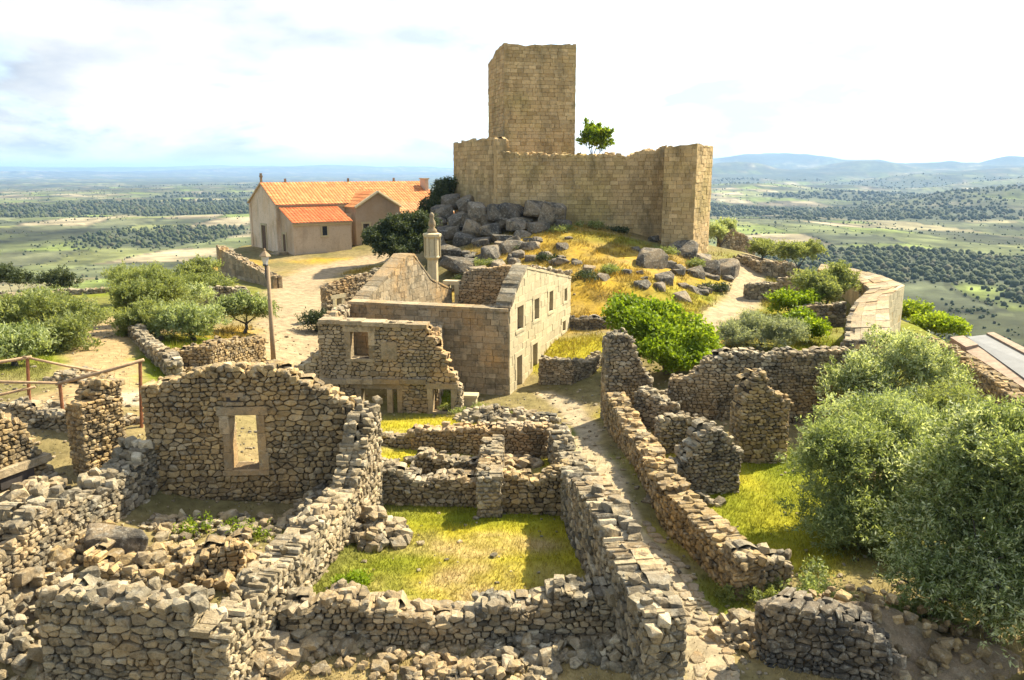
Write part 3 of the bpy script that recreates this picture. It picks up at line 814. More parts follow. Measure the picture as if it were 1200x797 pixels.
def masonry(name, label, cat, pts, top, thick=0.65, w=.42, h=.27, style='rubble', mat='rubble', openings=(), parent=None, group=None,
            base=None, cap=True, back=True, seed=0, maxobj=300, minpx=9.0, ragged=0.12, capsize=.3, frame='pale', fill_open=None, gap=None, part_name='wall', core_mat=None, cut_top=False, ends=True):
    """A stone wall. pts: visible face along the ground (x,y); top: [(fraction, z)] or [('p',px,py)];
    openings in pixels of the photo ('p',x0,x1,y0,y1) or (s0,s1,z0,z1)."""
    rg = np.random.default_rng(seed + 1000)
    if style == 'rubble': w, h = w * .62, h * .54
    F = Face(pts); L = F.L
    tp = []
    for q in top:
        if q[0] == 'p': tp.append(F.hit(q[1], q[2]))
        else: tp.append((q[0] * L, q[1]))
    tp.sort()
    ts = np.array([q[0] for q in tp]); tz = np.array([q[1] for q in tp])
    nz = lambda s: (vnoise(np.asarray(s) * 1.3 + seed * 3.7, np.zeros_like(np.asarray(s, float)) + seed, 15) - .5) * 2.6 * ragged + (vnoise(np.asarray(s) * 4.1 + seed * 1.7, np.zeros_like(np.asarray(s, float)) + seed, 25) - .5) * 1.2 * ragged
    tg = np.linspace(-.5, L + .5, 240 + int(L * 20)); tgz = np.interp(tg, ts, tz) + nz(tg)
    topf = lambda s: np.interp(s, tg, tgz)
    ss = np.linspace(0, L, max(8, int(L / .3)))
    bx, by = F.xy(ss, thick / 2)
    bz = ground_h(bx, by) if base is None else np.interp(ss / L, [q[0] for q in base], [q[1] for q in base])
    if (np.interp(ss, ts, tz) - bz).max() < .5: print('LOW WALL', label, float((np.interp(ss, ts, tz) - bz).max()), tz, bz.min(), bz.max())
    bz = np.minimum(bz, np.interp(ss, ts, tz) - .3)
    basef = lambda s: np.interp(s, ss, bz)
    op = []
    for q in openings:
        if q[0] == 'p':
            a = F.hit(q[1], q[4]); b = F.hit(q[2], q[3]); op.append((min(a[0], b[0]), max(a[0], b[0]), a[1], b[1]))
        else: op.append(q)
    zmin, zmax = bz.min() - .35, tz.max() + ragged + .3
    mt = M[mat]
    gap = gap if gap is not None else (.013 if style == 'rubble' else .008)
    org = np.array((*[float(q) for q in F.xy(L / 2, thick / 2)], float(basef(L / 2)) - .3))
    # core of earth and mortar
    mb = MB(); ds = .22; ncol = max(3, int(L / ds))
    ed = np.linspace(0.05, L - 0.05, ncol + 1)
    ed = np.unique(np.concatenate([ed] + [[o[0], o[1]] for o in op if 0.05 < o[0] < L and o[1] < L - .05]))
    for a, b in zip(ed[:-1], ed[1:]):
        if b - a < 1e-3: continue
        m = (a + b) / 2
        iv = [(float(basef(m)) - .3, float(min(topf(a), topf(b))) - (.09 if style == 'rubble' else .06))]
        for o in op:
            if o[0] - 1e-4 < m < o[1] + 1e-4:
                nv = []
                for lo, hi in iv:
                    if o[2] > lo: nv.append((lo, min(hi, o[2])))
                    if o[3] < hi: nv.append((max(lo, o[3]), hi))
                iv = nv
        for lo, hi in iv:
            if hi - lo < .03: continue
            d0, d1 = .07, (thick - .07 if back else thick)
            V = np.array([(a, lo, d0), (b, lo, d0), (b, lo, d1), (a, lo, d1), (a, hi, d0), (b, hi, d0), (b, hi, d1), (a, hi, d1)])
            mb.add(F.world(V), BOXF)
    me = poly_mesh(part_name if parent else name, np.array(mb.v) - org, mb.f, M[core_mat or 'core'])
    core = link(part_name if parent else name, me, parent, tuple(rel(parent, org)))
    if not parent: tag(core, label, cat, group)
    elif label: core['label'] = label
    # facing stones
    objs = []; joined = []
    gen = rubble_cells if style == 'rubble' else ashlar_cells
    camp = np.array((0, 0, CAM_Z))
    for side in ((0, 1) if back else (0,)):
        for poly in gen(L, zmin, zmax, w * (1.5 if side else 1), h * (1.5 if side else 1), rg, lambda q, z: basef(q) - .5 < z < topf(q) + h):
            c = np.mean(poly, 0)
            t0, b0 = float(topf(c[0])), float(basef(c[0]))
            if (style == 'rubble' and c[1] > t0 + .02) or c[1] < b0 - .3: continue
            if cut_top or style != 'rubble':
                ms = (float(topf(c[0] + .12)) - float(topf(c[0] - .12))) / .24
                ms = min(max(ms, -3), 3)
                poly = clip_poly(poly, -ms, 1, t0 - ms * c[0])
                if len(poly) < 3: continue
                c = np.mean(poly, 0)
            drop = False
            for o in op:
                if o[0] < c[0] < o[1] and o[2] < c[1] < o[3]:
                    # keep the larger remainder beside or above
                    P = np.array(poly)
                    drop = True
                    if P[:, 1].max() > o[3] + .1: poly = clip_poly(poly, 0, -1, -o[3]); drop = False
                    elif P[:, 1].min() < o[2] - .1: poly = clip_poly(poly, 0, 1, o[2]); drop = False
                    elif P[:, 0].min() < o[0] - .08: poly = clip_poly(poly, 1, 0, o[0]); drop = False
                    elif P[:, 0].max() > o[1] + .08: poly = clip_poly(poly, -1, 0, -o[1]); drop = False
                    break
                P = np.array(poly)
                if P[:, 0].max() > o[0] and P[:, 0].min() < o[1] and P[:, 1].max() > o[2] and P[:, 1].min() < o[3]:
                    opts = [(c[0] - o[1], (-1, 0, -o[1])), (o[0] - c[0], (1, 0, o[0])), (c[1] - o[3], (0, -1, -o[3])), (o[2] - c[1], (0, 1, o[2]))]
                    poly = clip_poly(poly, *max(opts, key=lambda q: q[0])[1])
                if len(poly) < 3: drop = True; break
            if drop or len(poly) < 3: continue
            if style == 'rubble':
                st = stone_prism(poly, rg, thick * .5, gap, rg.uniform(.014, .04), rg.uniform(-.035, .06), True)
            else:
                st = stone_prism(poly, rg, min(.3, thick * .5), gap, .016 if mat != 'castle' else rg.uniform(.012, .03), rg.uniform(0, .022) if mat != 'castle' else rg.uniform(-.012, .035), False)
            if st is None: continue
            V, fc = st
            if side:
                V = V * np.array((1, 1, -1)) + np.array((0, 0, thick)); fc = [q[::-1] for q in fc]
            wv = F.world(V); cc = wv.mean(0)
            n = F.nrm(c[0]) * (-1 if side else 1)
            px = (np.ptp(V[:, 0])) * px_per_m(cc) * 1.0
            X, Y = project(cc)
            vis = n @ (camp - cc) > 0 and -40 < X < 1240 and -20 < Y < 830
            # foreshortened width
            tdir = np.array((-n[1], n[0])); vd = (camp - cc)[:2]; vd = vd / np.linalg.norm(vd)
            px *= max(.25, abs(n[:2] @ vd))
            joined.append([px if vis else 0, 'f', wv, fc, None])
    # end faces
    if ends and style == 'rubble':
        for se in (0, L):
            p0 = np.array([float(q) for q in F.xy(se, 0)]); p1 = np.array([float(q) for q in F.xy(se, thick)])
            E = Face([p1, p0] if se == 0 else [p0, p1]); te, be = float(topf(se)), float(basef(se)) - .3
            for poly in rubble_cells(E.L, be, te, w, h, rg):
                c = np.mean(poly, 0)
                if c[1] > te - .05 or c[1] < be: continue
                st = stone_prism(poly, rg, .12, gap, rg.uniform(.025, .05), rg.uniform(0, .05), True)
                if st is None: continue
                wv = E.world(st[0]); cc = wv.mean(0); n = E.nrm(c[0]); X, Y = project(cc)
                vd = (camp - cc)[:2]; vd = vd / np.linalg.norm(vd)
                vis = n @ (camp - cc) > 0 and -40 < X < 1240 and -20 < Y < 830
                joined.append([np.ptp(st[0][:, 0]) * px_per_m(cc) * max(.25, abs(n[:2] @ vd)) if vis else 0, 'f', wv, st[1], None])
    # loose stones along the top
    if cap:
        capsize *= .6
        rows = max(2, int(round(thick / capsize)))
        for r in range(rows):
            s = rg.uniform(0, .2)
            while s < L:
                sz = capsize * rg.uniform(.6, 1.35)
                sc = np.array((sz * rg.uniform(.85, 1.35), thick / rows * rg.uniform(.8, 1.4), sz * rg.uniform(.75, 1.2)))
                if rg.random() < .9:
                    x, y = F.xy(s + sc[0] / 2, (r + .5) * thick / rows + rg.uniform(-.06, .06))
                    z = float(topf(min(s + sc[0] / 2, L))) + rg.uniform(-.17, .04)
                    nn = F.nrm(min(s, L)); a = math.atan2(nn[0], -nn[1]) if True else 0
                    R = eul(rg.uniform(-.2, .2), rg.uniform(-.2, .2), a + rg.uniform(-.8, .8))
                    loc = np.array((float(x), float(y), z)); k = int(rg.integers(len(STONE_VF)))
                    X, Y = project(loc)
                    px = sc[0] * px_per_m(loc) if (-20 < X < 1220 and -20 < Y < 820) else 0
                    joined.append([px, 'c', (loc, R, sc, k), None, (rg.uniform(-.25, .25), a + rg.uniform(-.8, .8))])
                s += sc[0] * rg.uniform(.8, 1.05)
    joined.sort(key=lambda q: -q[0])
    jv, jf, jr, nb = [], [], [], 0
    cnt = 0
    for q in joined:
        if q[0] >= minpx and cnt < maxobj:
            cnt += 1
            if q[1] == 'f':
                c = q[2].mean(0)
                me = poly_mesh('stone', q[2] - c, q[3], mt, False)
                link('stone', me, core, tuple(c - org))
            else:
                loc, R, sc, k = q[2]
                o = link('stone', stone_mesh(k, mt), core, tuple(loc - org))
                o.scale = sc; o.rotation_euler = (q[4][0], q[4][0] * .6, q[4][1])
        else:
            if q[1] == 'f':
                v, f = q[2], q[3]
            else:
                loc, R, sc, k = q[2]
                v = (STONE_VF[k][0] * sc) @ R.T + loc; f = [tuple(t) for t in STONE_VF[k][1]]
            jv.append(v); jf += [tuple(i + nb for i in t) for t in f]; nb += len(v)
            jr += [rg.random()] * len(f)
    if jv:
        me = poly_mesh('small_stones', np.concatenate(jv) - org, jf, mt, False, jr)
        tag(link('small_stones', me, core), kind='stuff')
    # dressed frames round the openings
    if frame:
        for o in op:
            fr = frame if isinstance(frame, str) else 'pale'
            jw, pr = .2, (.03 if style != 'rubble' else .05)
            def bar(nm, s0, s1, z0, z1, d0=-pr, d1=None):
                m = MB()
                d1 = d1 if d1 is not None else thick * .8
                V = np.array([(s0, z0, d0), (s1, z0, d0), (s1, z0, d1), (s0, z0, d1), (s0, z1, d0), (s1, z1, d0), (s1, z1, d1), (s0, z1, d1)])
                m.add(F.world(V), BOXF); return part(m, nm, M[fr], core)
            zz = (o[3] - o[2])
            nblk = max(1, int(round(zz / .5)))
            for k in range(nblk):
                e = .006
                for sgn in (0, 1):
                    ww = jw * rg.uniform(.8, 1.5)
                    a, b = (o[0] - ww, o[0] + .02) if sgn == 0 else (o[1] - .02, o[1] + ww)
                    bar('jamb', a, b, o[2] + zz * k / nblk + e, o[2] + zz * (k + 1) / nblk - e, -pr + rg.uniform(-.008, .008))
            bar('lintel', o[0] - jw * 1.5, o[1] + jw * 1.5, o[3] + .004, o[3] + .24, -pr - .006)
            bar('sill', o[0] - jw * 1.2, o[1] + jw * 1.2, o[2] - .14, o[2] - .004, -pr - .02)
            if fill_open:
                bar('door' if fill_open == 'door' else 'shutter', o[0] + .021, o[1] - .021, o[2], o[3], thick * .35, thick * .45).data.materials[0] = M[fill_open]
    core['_F'] = 0; del core['_F']
    return core

def heap(name, label, cx, cy, rx, ry, hgt, n, size, mat='rubble', seed=0, rot=0, group=None, cat='rubble', zmin=None):
    """pile of loose stones; the first and largest lie lowest"""
    rg = np.random.default_rng(seed + 500)
    z0 = gh(cx, cy)
    root = link(name, None, None, (cx, cy, z0)); tag(root, label, cat, group)
    for i in range(n):
        a = rg.uniform(0, 2 * math.pi); q = math.sqrt(rg.uniform(0, 1))
        lx, ly = q * rx * math.cos(a), q * ry * math.sin(a)
        x = cx + lx * math.cos(rot) - ly * math.sin(rot); y = cy + lx * math.sin(rot) + ly * math.cos(rot)
        s = size * rg.choice([.5, .75, 1.0, 1.5], p=[.3, .35, .25, .1]) * rg.uniform(.8, 1.2)
        z = gh(x, y) + hgt * max(0, 1 - q ** 1.5) * rg.uniform(.35, 1) + s * .12
        o = link('stone', stone_mesh(int(rg.integers(len(STONE_VF))), M[mat]), root, (x - cx, y - cy, z - z0))
        o.scale = (s * rg.uniform(.9, 1.5), s * rg.uniform(.7, 1.1), s * rg.uniform(.6, 1.0))
        o.rotation_euler = (rg.uniform(-.4, .4), rg.uniform(-.4, .4), rg.uniform(0, 6.28))
    if hgt > .25:      # earth inside the pile
        m = MB(); ring = 14; v = []
        for k in range(4):
            q = 1 - k / 3.2
            for t in np.linspace(0, 2 * math.pi, ring, endpoint=False):
                lx, ly = q * rx * .9 * math.cos(t), q * ry * .9 * math.sin(t)
                x = cx + lx * math.cos(rot) - ly * math.sin(rot); y = cy + lx * math.sin(rot) + ly * math.cos(rot)
                v.append((x, y, gh(x, y) - .15 + hgt * .8 * (1 - q ** 1.5) * rg.uniform(.85, 1.1)))
        f = [(k * ring + i, k * ring + (i + 1) % ring, (k + 1) * ring + (i + 1) % ring, (k + 1) * ring + i) for k in range(3) for i in range(ring)]
        f.append(tuple(3 * ring + i for i in range(ring)))
        m.add(v, f); part(m, 'earth', M['earth'], root, True)
    return root

def rock_vf(seed, n=26, pw=.5):
    rg = np.random.default_rng(seed)
    bm = bmesh.new()
    for k in range(n):
        p = rg.normal(size=3); p /= np.linalg.norm(p)
        p = np.sign(p) * np.abs(p) ** pw; p *= rg.uniform(.8, 1.0) * .5 / max(1e-6, np.max(np.abs(p)) ** .5)
        bm.verts.new(p)
    r = bmesh.ops.convex_hull(bm, input=bm.verts)
    bmesh.ops.delete(bm, geom=[g for g in r['geom_interior'] if isinstance(g, bmesh.types.BMVert)], context='VERTS')
    bmesh.ops.bevel(bm, geom=list(bm.edges), offset=.02, segments=1, affect='EDGES')
    bmesh.ops.recalc_face_normals(bm, faces=bm.faces)
    bm.verts.index_update()
    v = np.array([x.co[:] for x in bm.verts]); f = [tuple(q.index for q in t.verts) for t in bm.faces]
    bm.free(); return v, f
ROCK_ME = []
for k in range(10):
    v, f = rock_vf(300 + k)
    ROCK_ME.append(poly_mesh('boulder', v, f, M['boulder'], False))
def boulder(loc, size, parent=None, rot=0, label=None, group=None, k=None, tilt=.2):
    k = random.randrange(10) if k is None else k
    o = link('boulder', ROCK_ME[k], parent, tuple(rel(parent, loc)))
    o.scale = size; o.rotation_euler = (random.uniform(-tilt, tilt), random.uniform(-tilt, tilt), rot)
    if parent is None: tag(o, label, 'boulder', group)
    return o

def Z2(*a):
    return [at_z(*p)[:2] for p in a]


def rake(pts, prof, th, mat, parent, over=.06, hgt=.16, step=.75, d0=0.0):
    """sloping coping blocks along a wall top; prof: (s fraction, z) corners"""
    F = Face(pts)
    for (a, za), (b, zb) in zip(prof[:-1], prof[1:]):
        a, b = a * F.L, b * F.L; n = max(1, int(math.hypot(b - a, zb - za) / step))
        for i in range(n):
            g = .008; t0, t1 = (i + g) / n, (i + 1 - g) / n
            s0, s1, z0, z1 = a + (b - a) * t0, a + (b - a) * t1, za + (zb - za) * t0, za + (zb - za) * t1
            hh = hgt * random.uniform(.8, 1.15); o = over * random.uniform(.4, 1.2)
            V = np.array([(s0, z0, d0 - o), (s1, z1, d0 - o), (s1, z1, d0 + th + o), (s0, z0, d0 + th + o), (s0, z0 + hh, d0 - o), (s1, z1 + hh, d0 - o), (s1, z1 + hh, d0 + th + o), (s0, z0 + hh, d0 + th + o)])
            m = MB(); m.add(F.world(V), BOXF); part(m, 'coping', M[mat], parent)
# ------------------------------------------------------------------ foreground ruins
def XY(px, py, Y):
    return at_y(px, py, Y)[:2]

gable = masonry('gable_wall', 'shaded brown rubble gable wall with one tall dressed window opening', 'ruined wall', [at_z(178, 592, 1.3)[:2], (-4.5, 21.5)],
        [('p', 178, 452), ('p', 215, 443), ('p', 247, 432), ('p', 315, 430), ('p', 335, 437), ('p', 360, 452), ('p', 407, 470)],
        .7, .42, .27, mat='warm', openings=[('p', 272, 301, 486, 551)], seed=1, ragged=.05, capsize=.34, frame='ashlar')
def recess(core, F_pts, rects, depth=.16):
    """small square put-log holes: solid blocks coloured dark as the shade inside, with stone lintel and sill"""
    F = Face(F_pts)
    for x0, x1, y0, y1 in rects:
        a = F.hit(x0, y1); b = F.hit(x1, y0)
        for nm, s0, s1, z0, z1 in (('hole_lintel', a[0] - .1, b[0] + .1, b[1], b[1] + .12), ('hole_sill', a[0] - .1, b[0] + .1, a[1] - .1, a[1])):
            m = MB(); V = np.array([(s0, z0, -.05), (s1, z0, -.05), (s1, z0, .2), (s0, z0, .2), (s0, z1, -.05), (s1, z1, -.05), (s1, z1, .2), (s0, z1, .2)])
            m.add(F.world(V), BOXF); part(m, nm, M['ashlar'], core)
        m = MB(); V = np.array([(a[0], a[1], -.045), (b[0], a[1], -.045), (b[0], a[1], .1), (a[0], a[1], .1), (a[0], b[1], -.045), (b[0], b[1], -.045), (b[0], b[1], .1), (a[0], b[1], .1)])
        m.add(F.world(V), BOXF); part(m, 'hole_shade_block', M['hole_shade'], core)  # solid dark block, its colour standing for the shade in the hole
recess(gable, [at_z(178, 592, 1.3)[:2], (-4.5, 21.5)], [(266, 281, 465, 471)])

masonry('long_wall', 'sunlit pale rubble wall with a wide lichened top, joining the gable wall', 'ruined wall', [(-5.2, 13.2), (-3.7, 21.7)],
        [(0, 2.15), (.15, 2.25), (.3, 2.3), (.55, 2.35), (.76, 2.5), (.84, 3.0), (.92, 3.9), (1, 4.25)], .72, .36, .24, mat='sunlit_tone', seed=2, ragged=.1, capsize=.34)
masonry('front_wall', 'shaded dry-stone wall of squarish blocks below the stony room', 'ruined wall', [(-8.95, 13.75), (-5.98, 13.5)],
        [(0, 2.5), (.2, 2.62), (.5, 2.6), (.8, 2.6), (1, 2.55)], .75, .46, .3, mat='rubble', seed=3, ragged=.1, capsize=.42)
masonry('side_wall', 'collapsed rubble wall running from the gable wall towards the low lintel opening', 'ruined wall', [(-10.6, 14.6), (-10.3, 18.2), (-9.85, 21.5)],
        [(0, 2.85), (.3, 2.9), (.55, 2.7), (.8, 2.75), (1, 2.95)], .9, .38, .25, mat='rubble', seed=4, ragged=.22, capsize=.4)
lw = masonry('lintel_wall', 'sunlit triangular rubble wall over a low slab-topped opening', 'ruined wall', [(-13.4, 19.0), (-12.55, 21.1)],
        [('p', 2, 488), ('p', 12, 490), ('p', 30, 502), ('p', 48, 530), ('p', 66, 556)], .7, .34, .22, mat='warm', seed=5, ragged=.08)
FL = Face([(-13.4, 19.0), (-12.55, 21.1)])
def sbar(F, nm, s0, s1, z0, z1, d0, d1, mat, par):
    m = MB(); q = np.array([(s0, z0, d0), (s1, z0, d0), (s1, z0, d1), (s0, z0, d1), (s0, z1, d0), (s1, z1, d0), (s1, z1, d1), (s0, z1, d1)])
    m.add(F.world(q), BOXF); return part(m, nm, M[mat], par)
sbar(FL, 'lintel', .15, 1.95, 2.78, 2.98, -.16, .3, 'ashlar', lw)
sbar(FL, 'opening', .5, 1.45, 2.45, 2.775, -.09, .2, 'hole_shade', lw)  # solid dark block painted as the shade under the lintel
masonry('stone_pillar', 'tall sunlit stump of rubble wall standing beside the railing', 'ruined wall', [XY(103, 560, 20.9), XY(152, 548, 22.0)],
        [('p', 104, 475), ('p', 110, 462), ('p', 114, 450), ('p', 140, 445), ('p', 152, 452)], .7, .3, .2, mat='warm', seed=6, ragged=.06, capsize=.28)
masonry('retaining_wall', 'shaded rubble wall holding up the path below the railing', 'ruined wall', [XY(20, 545, 23.4), XY(106, 548, 23.2)],
        [('p', 22, 478), ('p', 60, 488), ('p', 105, 494)], .6, .34, .22, mat='rubble', seed=7, ragged=.08)
masonry('retaining_wall', 'low pale rubble wall between the wall stump and the gable wall', 'ruined wall', [XY(148, 530, 23.9), XY(186, 532, 24.6)],
        [('p', 150, 494), ('p', 184, 498)], .6, .34, .24, mat='rubble', seed=8, ragged=.08)
masonry('plot_wall', 'low tumbled dry-stone wall along the front edge of the grass plot', 'ruined wall', [(-4.75, 14.9), (-1, 15.0), (2.2, 15.3)],
        [(0, 1.95), (.12, 1.8), (.35, 1.5), (.55, 1.6), (.8, 1.75), (1, 1.9)], .75, .36, .25, mat='rubble', seed=9, ragged=.15, capsize=.4)
masonry('plot_wall', 'thick curving rubble wall topped with large round stones between grass plot and lane', 'ruined wall', [(1.4, 21.3), (1.65, 18.5), (2.45, 13.5)],
        [(0, 2.35), (.2, 2.6), (.45, 2.85), (.7, 2.65), (1, 2.3)], .85, .36, .26, mat='rubble', seed=10, ragged=.1, capsize=.46)
masonry('plot_wall', 'low brown rubble wall closing the upper right corner of the grass plot', 'ruined wall', [(-.3, 21.2), (1.5, 21.3)],
        [(0, 2.0), (.5, 2.05), (1, 2.25)], .65, .34, .22, mat='warm', seed=11, ragged=.12)
masonry('pit_wall', 'sunlit topped rubble spur running back from the grass plot beside the pit', 'ruined wall', [(-.95, 25.0), (-.95, 20.9)],
        [(0, 2.0), (.4, 2.15), (1, 2.2)], .65, .34, .22, mat='rubble', seed=12, ragged=.12)
masonry('plot_wall', 'low dark wall along the back of the grass plot with brown earth on top', 'ruined wall', [at_z(443, 590, 1.05)[:2], at_z(562, 594, 1.0)[:2]],
        [('p', 445, 553), ('p', 470, 560), ('p', 495, 568), ('p', 520, 562), ('p', 562, 560)], .7, .36, .23, mat='rubble', seed=13, ragged=.1)
masonry('pit_wall', 'long low dark wall with a level pale top across the sunken rooms', 'ruined wall', [XY(482, 540, 27.2), XY(642, 540, 26.8)],
        [('p', 484, 505), ('p', 530, 503), ('p', 600, 502), ('p', 642, 500)], .6, .36, .22, mat='ashlar', seed=14, ragged=.05, capsize=.3)
masonry('pit_wall', 'crumbling rubble wall between the sunken rooms and the green lane strip', 'ruined wall', [(1.25, 26.7), (1.5, 24), (1.65, 21.4)],
        [(0, 2.0), (.4, 1.6), (.7, 1.9), (1, 2.2)], .65, .34, .23, mat='rubble', seed=15, ragged=.15)
masonry('pit_wall', 'short broken wall in front of the sunken rooms, half fallen', 'ruined wall', [XY(486, 552, 24.4), XY(566, 556, 24.0)],
        [('p', 488, 532), ('p', 508, 530), ('p', 530, 542), ('p', 564, 546)], .6, .34, .22, mat='rubble', seed=16, ragged=.12)
masonry('lane_wall', 'long knee-high wall with sunlit coping along the stony lane', 'ruined wall', [(3.72, 31.3), (3.95, 25.5), (4.15, 20.9), (5.05, 16.7)],
        [(0, 1.75), (.3, 1.8), (.7, 1.9), (1, 1.9)], .75, .4, .25, mat='warm', seed=17, ragged=.08, capsize=.36)
masonry('lane_wall', 'short return at the end of the lane wall, heavy blocks fallen at its foot', 'ruined wall', [(5.1, 16.75), (6.5, 17.1)],
        [(0, 1.85), (.6, 1.75), (1, 1.5)], .6, .42, .28, mat='rubble', seed=18, ragged=.1)
masonry('wall_stub', 'tall square wall stub at the top of the lane beside the fig bush', 'ruined wall', [XY(709, 462, 31.7), XY(764, 470, 31.9)],
        [('p', 709, 404), ('p', 716, 394), ('p', 736, 391), ('p', 745, 408), ('p', 752, 430), ('p', 764, 446)], .75, .36, .26, mat='rubble', seed=19, ragged=.06)
masonry('room_wall', 'long shaded rubble wall behind the ruined room, running to the olive trees', 'ruined wall', [XY(782, 490, 30.0), XY(835, 495, 29.6), XY(990, 495, 30.2)],
        [('p', 784, 450), ('p', 812, 441), ('p', 830, 424), ('p', 848, 416), ('p', 905, 414), ('p', 988, 412)], .7, .38, .25, mat='rubble', seed=20, ragged=.08)
masonry('room_wall', 'tall peaked wall remnant standing in the grass below the long shaded wall', 'ruined wall', [XY(864, 550, 25.6), XY(921, 550, 25.9)],
        [('p', 865, 488), ('p', 872, 470), ('p', 884, 442), ('p', 897, 437), ('p', 906, 458), ('p', 920, 468)], .8, .36, .24, mat='warm', seed=21, ragged=.05)
masonry('room_wall', 'ragged rubble wall remnant rising to a rounded point beside the lane wall', 'ruined wall', [XY(776, 586, 22.6), XY(866, 582, 23.2)],
        [('p', 777, 570), ('p', 798, 550), ('p', 814, 522), ('p', 830, 502), ('p', 850, 506), ('p', 866, 534)], .75, .32, .22, mat='rubble', seed=22, ragged=.06)
masonry('room_wall', 'low cross wall inside the ruined room beside dry yellow grass', 'ruined wall', [XY(772, 522, 26.2), XY(838, 528, 26.4)],
        [('p', 773, 492), ('p', 800, 489), ('p', 838, 500)], .55, .34, .22, mat='rubble', seed=23, ragged=.07)
masonry('boundary_wall', 'ochre rubble boundary wall beside the low grey-roofed shed', 'wall', [at_z(1066, 412, .8)[:2], at_z(1135, 455, .6)[:2], at_z(1208, 515, .4)[:2]],
        [('p', 1067, 394), ('p', 1100, 404), ('p', 1150, 438), ('p', 1200, 474)], .7, .4, .26, mat='warm', seed=24, ragged=.06)

# heaps of fallen stones
def HP(label, px, py, z, rx, ry, h, n, size, mat='rubble', seed=0, rot=0):
    c = at_z(px, py, z); return heap('rubble_heap', label, c[0], c[1], rx, ry, h, min(290, int(n * 2.1)), size * .66, mat, seed, rot)
HP('heap of fallen stones against the long sunlit wall in the grass plot', 438, 630, 1.05, .95, .8, .75, 70, .4, seed=1)
HP('stones strewn over the floor of the room behind the front wall', 235, 672, 1.35, 2.1, 1.2, .55, 150, .36, 'warm', seed=2)
HP('slope of fallen stones inside the corner of gable wall and long wall', 372, 612, 1.3, .8, 1.7, 1.0, 90, .36, seed=3)
HP('scatter of dark stones in the shade at the foot of the gable wall', 255, 622, 1.3, 1.9, 1.0, .2, 70, .3, seed=28)
HP('row of tumbled stones in front of the low plot wall', 640, 765, .75, 1.5, .35, .3, 50, .36, seed=4)
HP('fallen stones at the foot of the long wall by the plot wall', 385, 748, .9, 1.0, .6, .4, 70, .36, seed=5)
HP('scattered stones on the dirt below the plot wall', 470, 778, .75, 2.6, .5, .12, 60, .26, seed=6)
HP('mound of rubble and weeds between the sunken rooms and the stepped facade', 585, 487, .2, 1.9, 1.4, .6, 110, .42, seed=7)
HP('loose stones along the right edge of the lane by the earth mound', 872, 745, .9, .6, .7, .4, 45, .34, seed=8)
HP('stones fallen in a slope between wall stub and ruined room', 770, 470, 1.0, 1.3, 1.7, .6, 80, .38, seed=9)
HP('rubble filling the left part of the side wall room', 85, 650, 1.7, 1.0, 1.6, .35, 70, .36, 'warm', seed=10)
HP('rubble on the ledge above the dark plot back wall', 500, 548, .85, 2.0, .9, .25, 70, .32, seed=11)
HP('stones beside the path below the railing', 40, 480, 3.0, 1.2, .5, .2, 25, .34, seed=12)
HP('dark tumble of stones in the shadow at the corner of plot wall and thick wall', 722, 770, .7, .6, .5, .35, 35, .34, seed=13)
masonry('bank_wall', 'dark stony retaining face of the earth bank beside the lane', 'wall', [(4.85, 14.6), (5.0, 14.25), (7.2, 13.6)], [(0, 2.05), (.2, 2.2), (.6, 2.1), (1, 1.6)], .8, .34, .24, mat='boulder', seed=25, ragged=.1)
heap('earth_bank', 'dry earth bank with a few stones under the big olive tree', 7.0, 15.0, 2.5, 1.3, 1.35, 160, .17, 'warm', 14)
HP('weedy stones on the slope under the olive branches', 1110, 770, 1.0, 2.2, 1.2, .5, 40, .26, 'warm', seed=15)
HP('stones lying in the grass by the peaked wall remnant', 930, 480, .8, 1.6, .7, .25, 35, .36, seed=16)
HP('fallen stones at the foot of the front wall corner', 262, 782, .75, .9, .7, .5, 55, .38, seed=17)
HP('stones in the foot of the shaded wall by the gable', 60, 770, .9, 1.2, .8, .5, 50, .36, seed=18)
masonry('room_divider', 'knee-high tumbled divider wall crossing the stony room', 'ruined wall', [(-9.6, 16.6), (-8.0, 16.3), (-6.1, 16.9)], [(0, 1.95), (.3, 1.75), (.6, 1.95), (1, 2.05)], .7, .36, .24, mat='warm', seed=26, ragged=.25)
masonry('pit_wall', 'stub of pale wall at the corner of the level-topped wall and the stepped facade', 'ruined wall', [XY(446, 545, 27.4), XY(484, 545, 27.2)], [('p', 446, 512), ('p', 465, 520), ('p', 484, 508)], .6, .36, .24, mat='rubble', seed=27, ragged=.12)
masonry('pit_wall', 'short wall with a squared pier closing the sunken rooms beside the lane', 'ruined wall', [XY(622, 535, 28.4), XY(650, 537, 28.2)], [('p', 622, 492), ('p', 650, 490)], .6, .36, .24, mat='rubble', seed=28, ragged=.06)
masonry('room_wall', 'low broken wall bordering dry grass just behind the lane wall', 'ruined wall', [XY(742, 486, 29.8), XY(786, 496, 28.6)], [('p', 742, 452), ('p', 760, 462), ('p', 786, 476)], .6, .36, .24, mat='rubble', seed=29, ragged=.15)
HP('stones and brown bracken at the bottom edge beside the thick wall', 560, 792, .65, 1.6, .4, .2, 55, .3, seed=19)
HP('crumbled stones under the front wall beside the side wall', 25, 720, 1.1, .9, 1.2, .6, 70, .36, seed=20)
HP('loose stones in the hollow left of the gable room', 90, 600, 2.0, .9, .8, .3, 45, .32, 'warm', seed=21)
HP('boulders tumbled from the long wall down to the dirt', 300, 775, .85, .8, .6, .4, 50, .42, seed=22)
HP('stones fallen on the dry grass inside the ruined room', 760, 505, 1.1, 1.0, 1.0, .2, 40, .3, 'warm', seed=23)
HP('row of stones at the foot of the ragged wall remnant', 800, 590, .85, 1.1, .4, .25, 40, .32, seed=24)
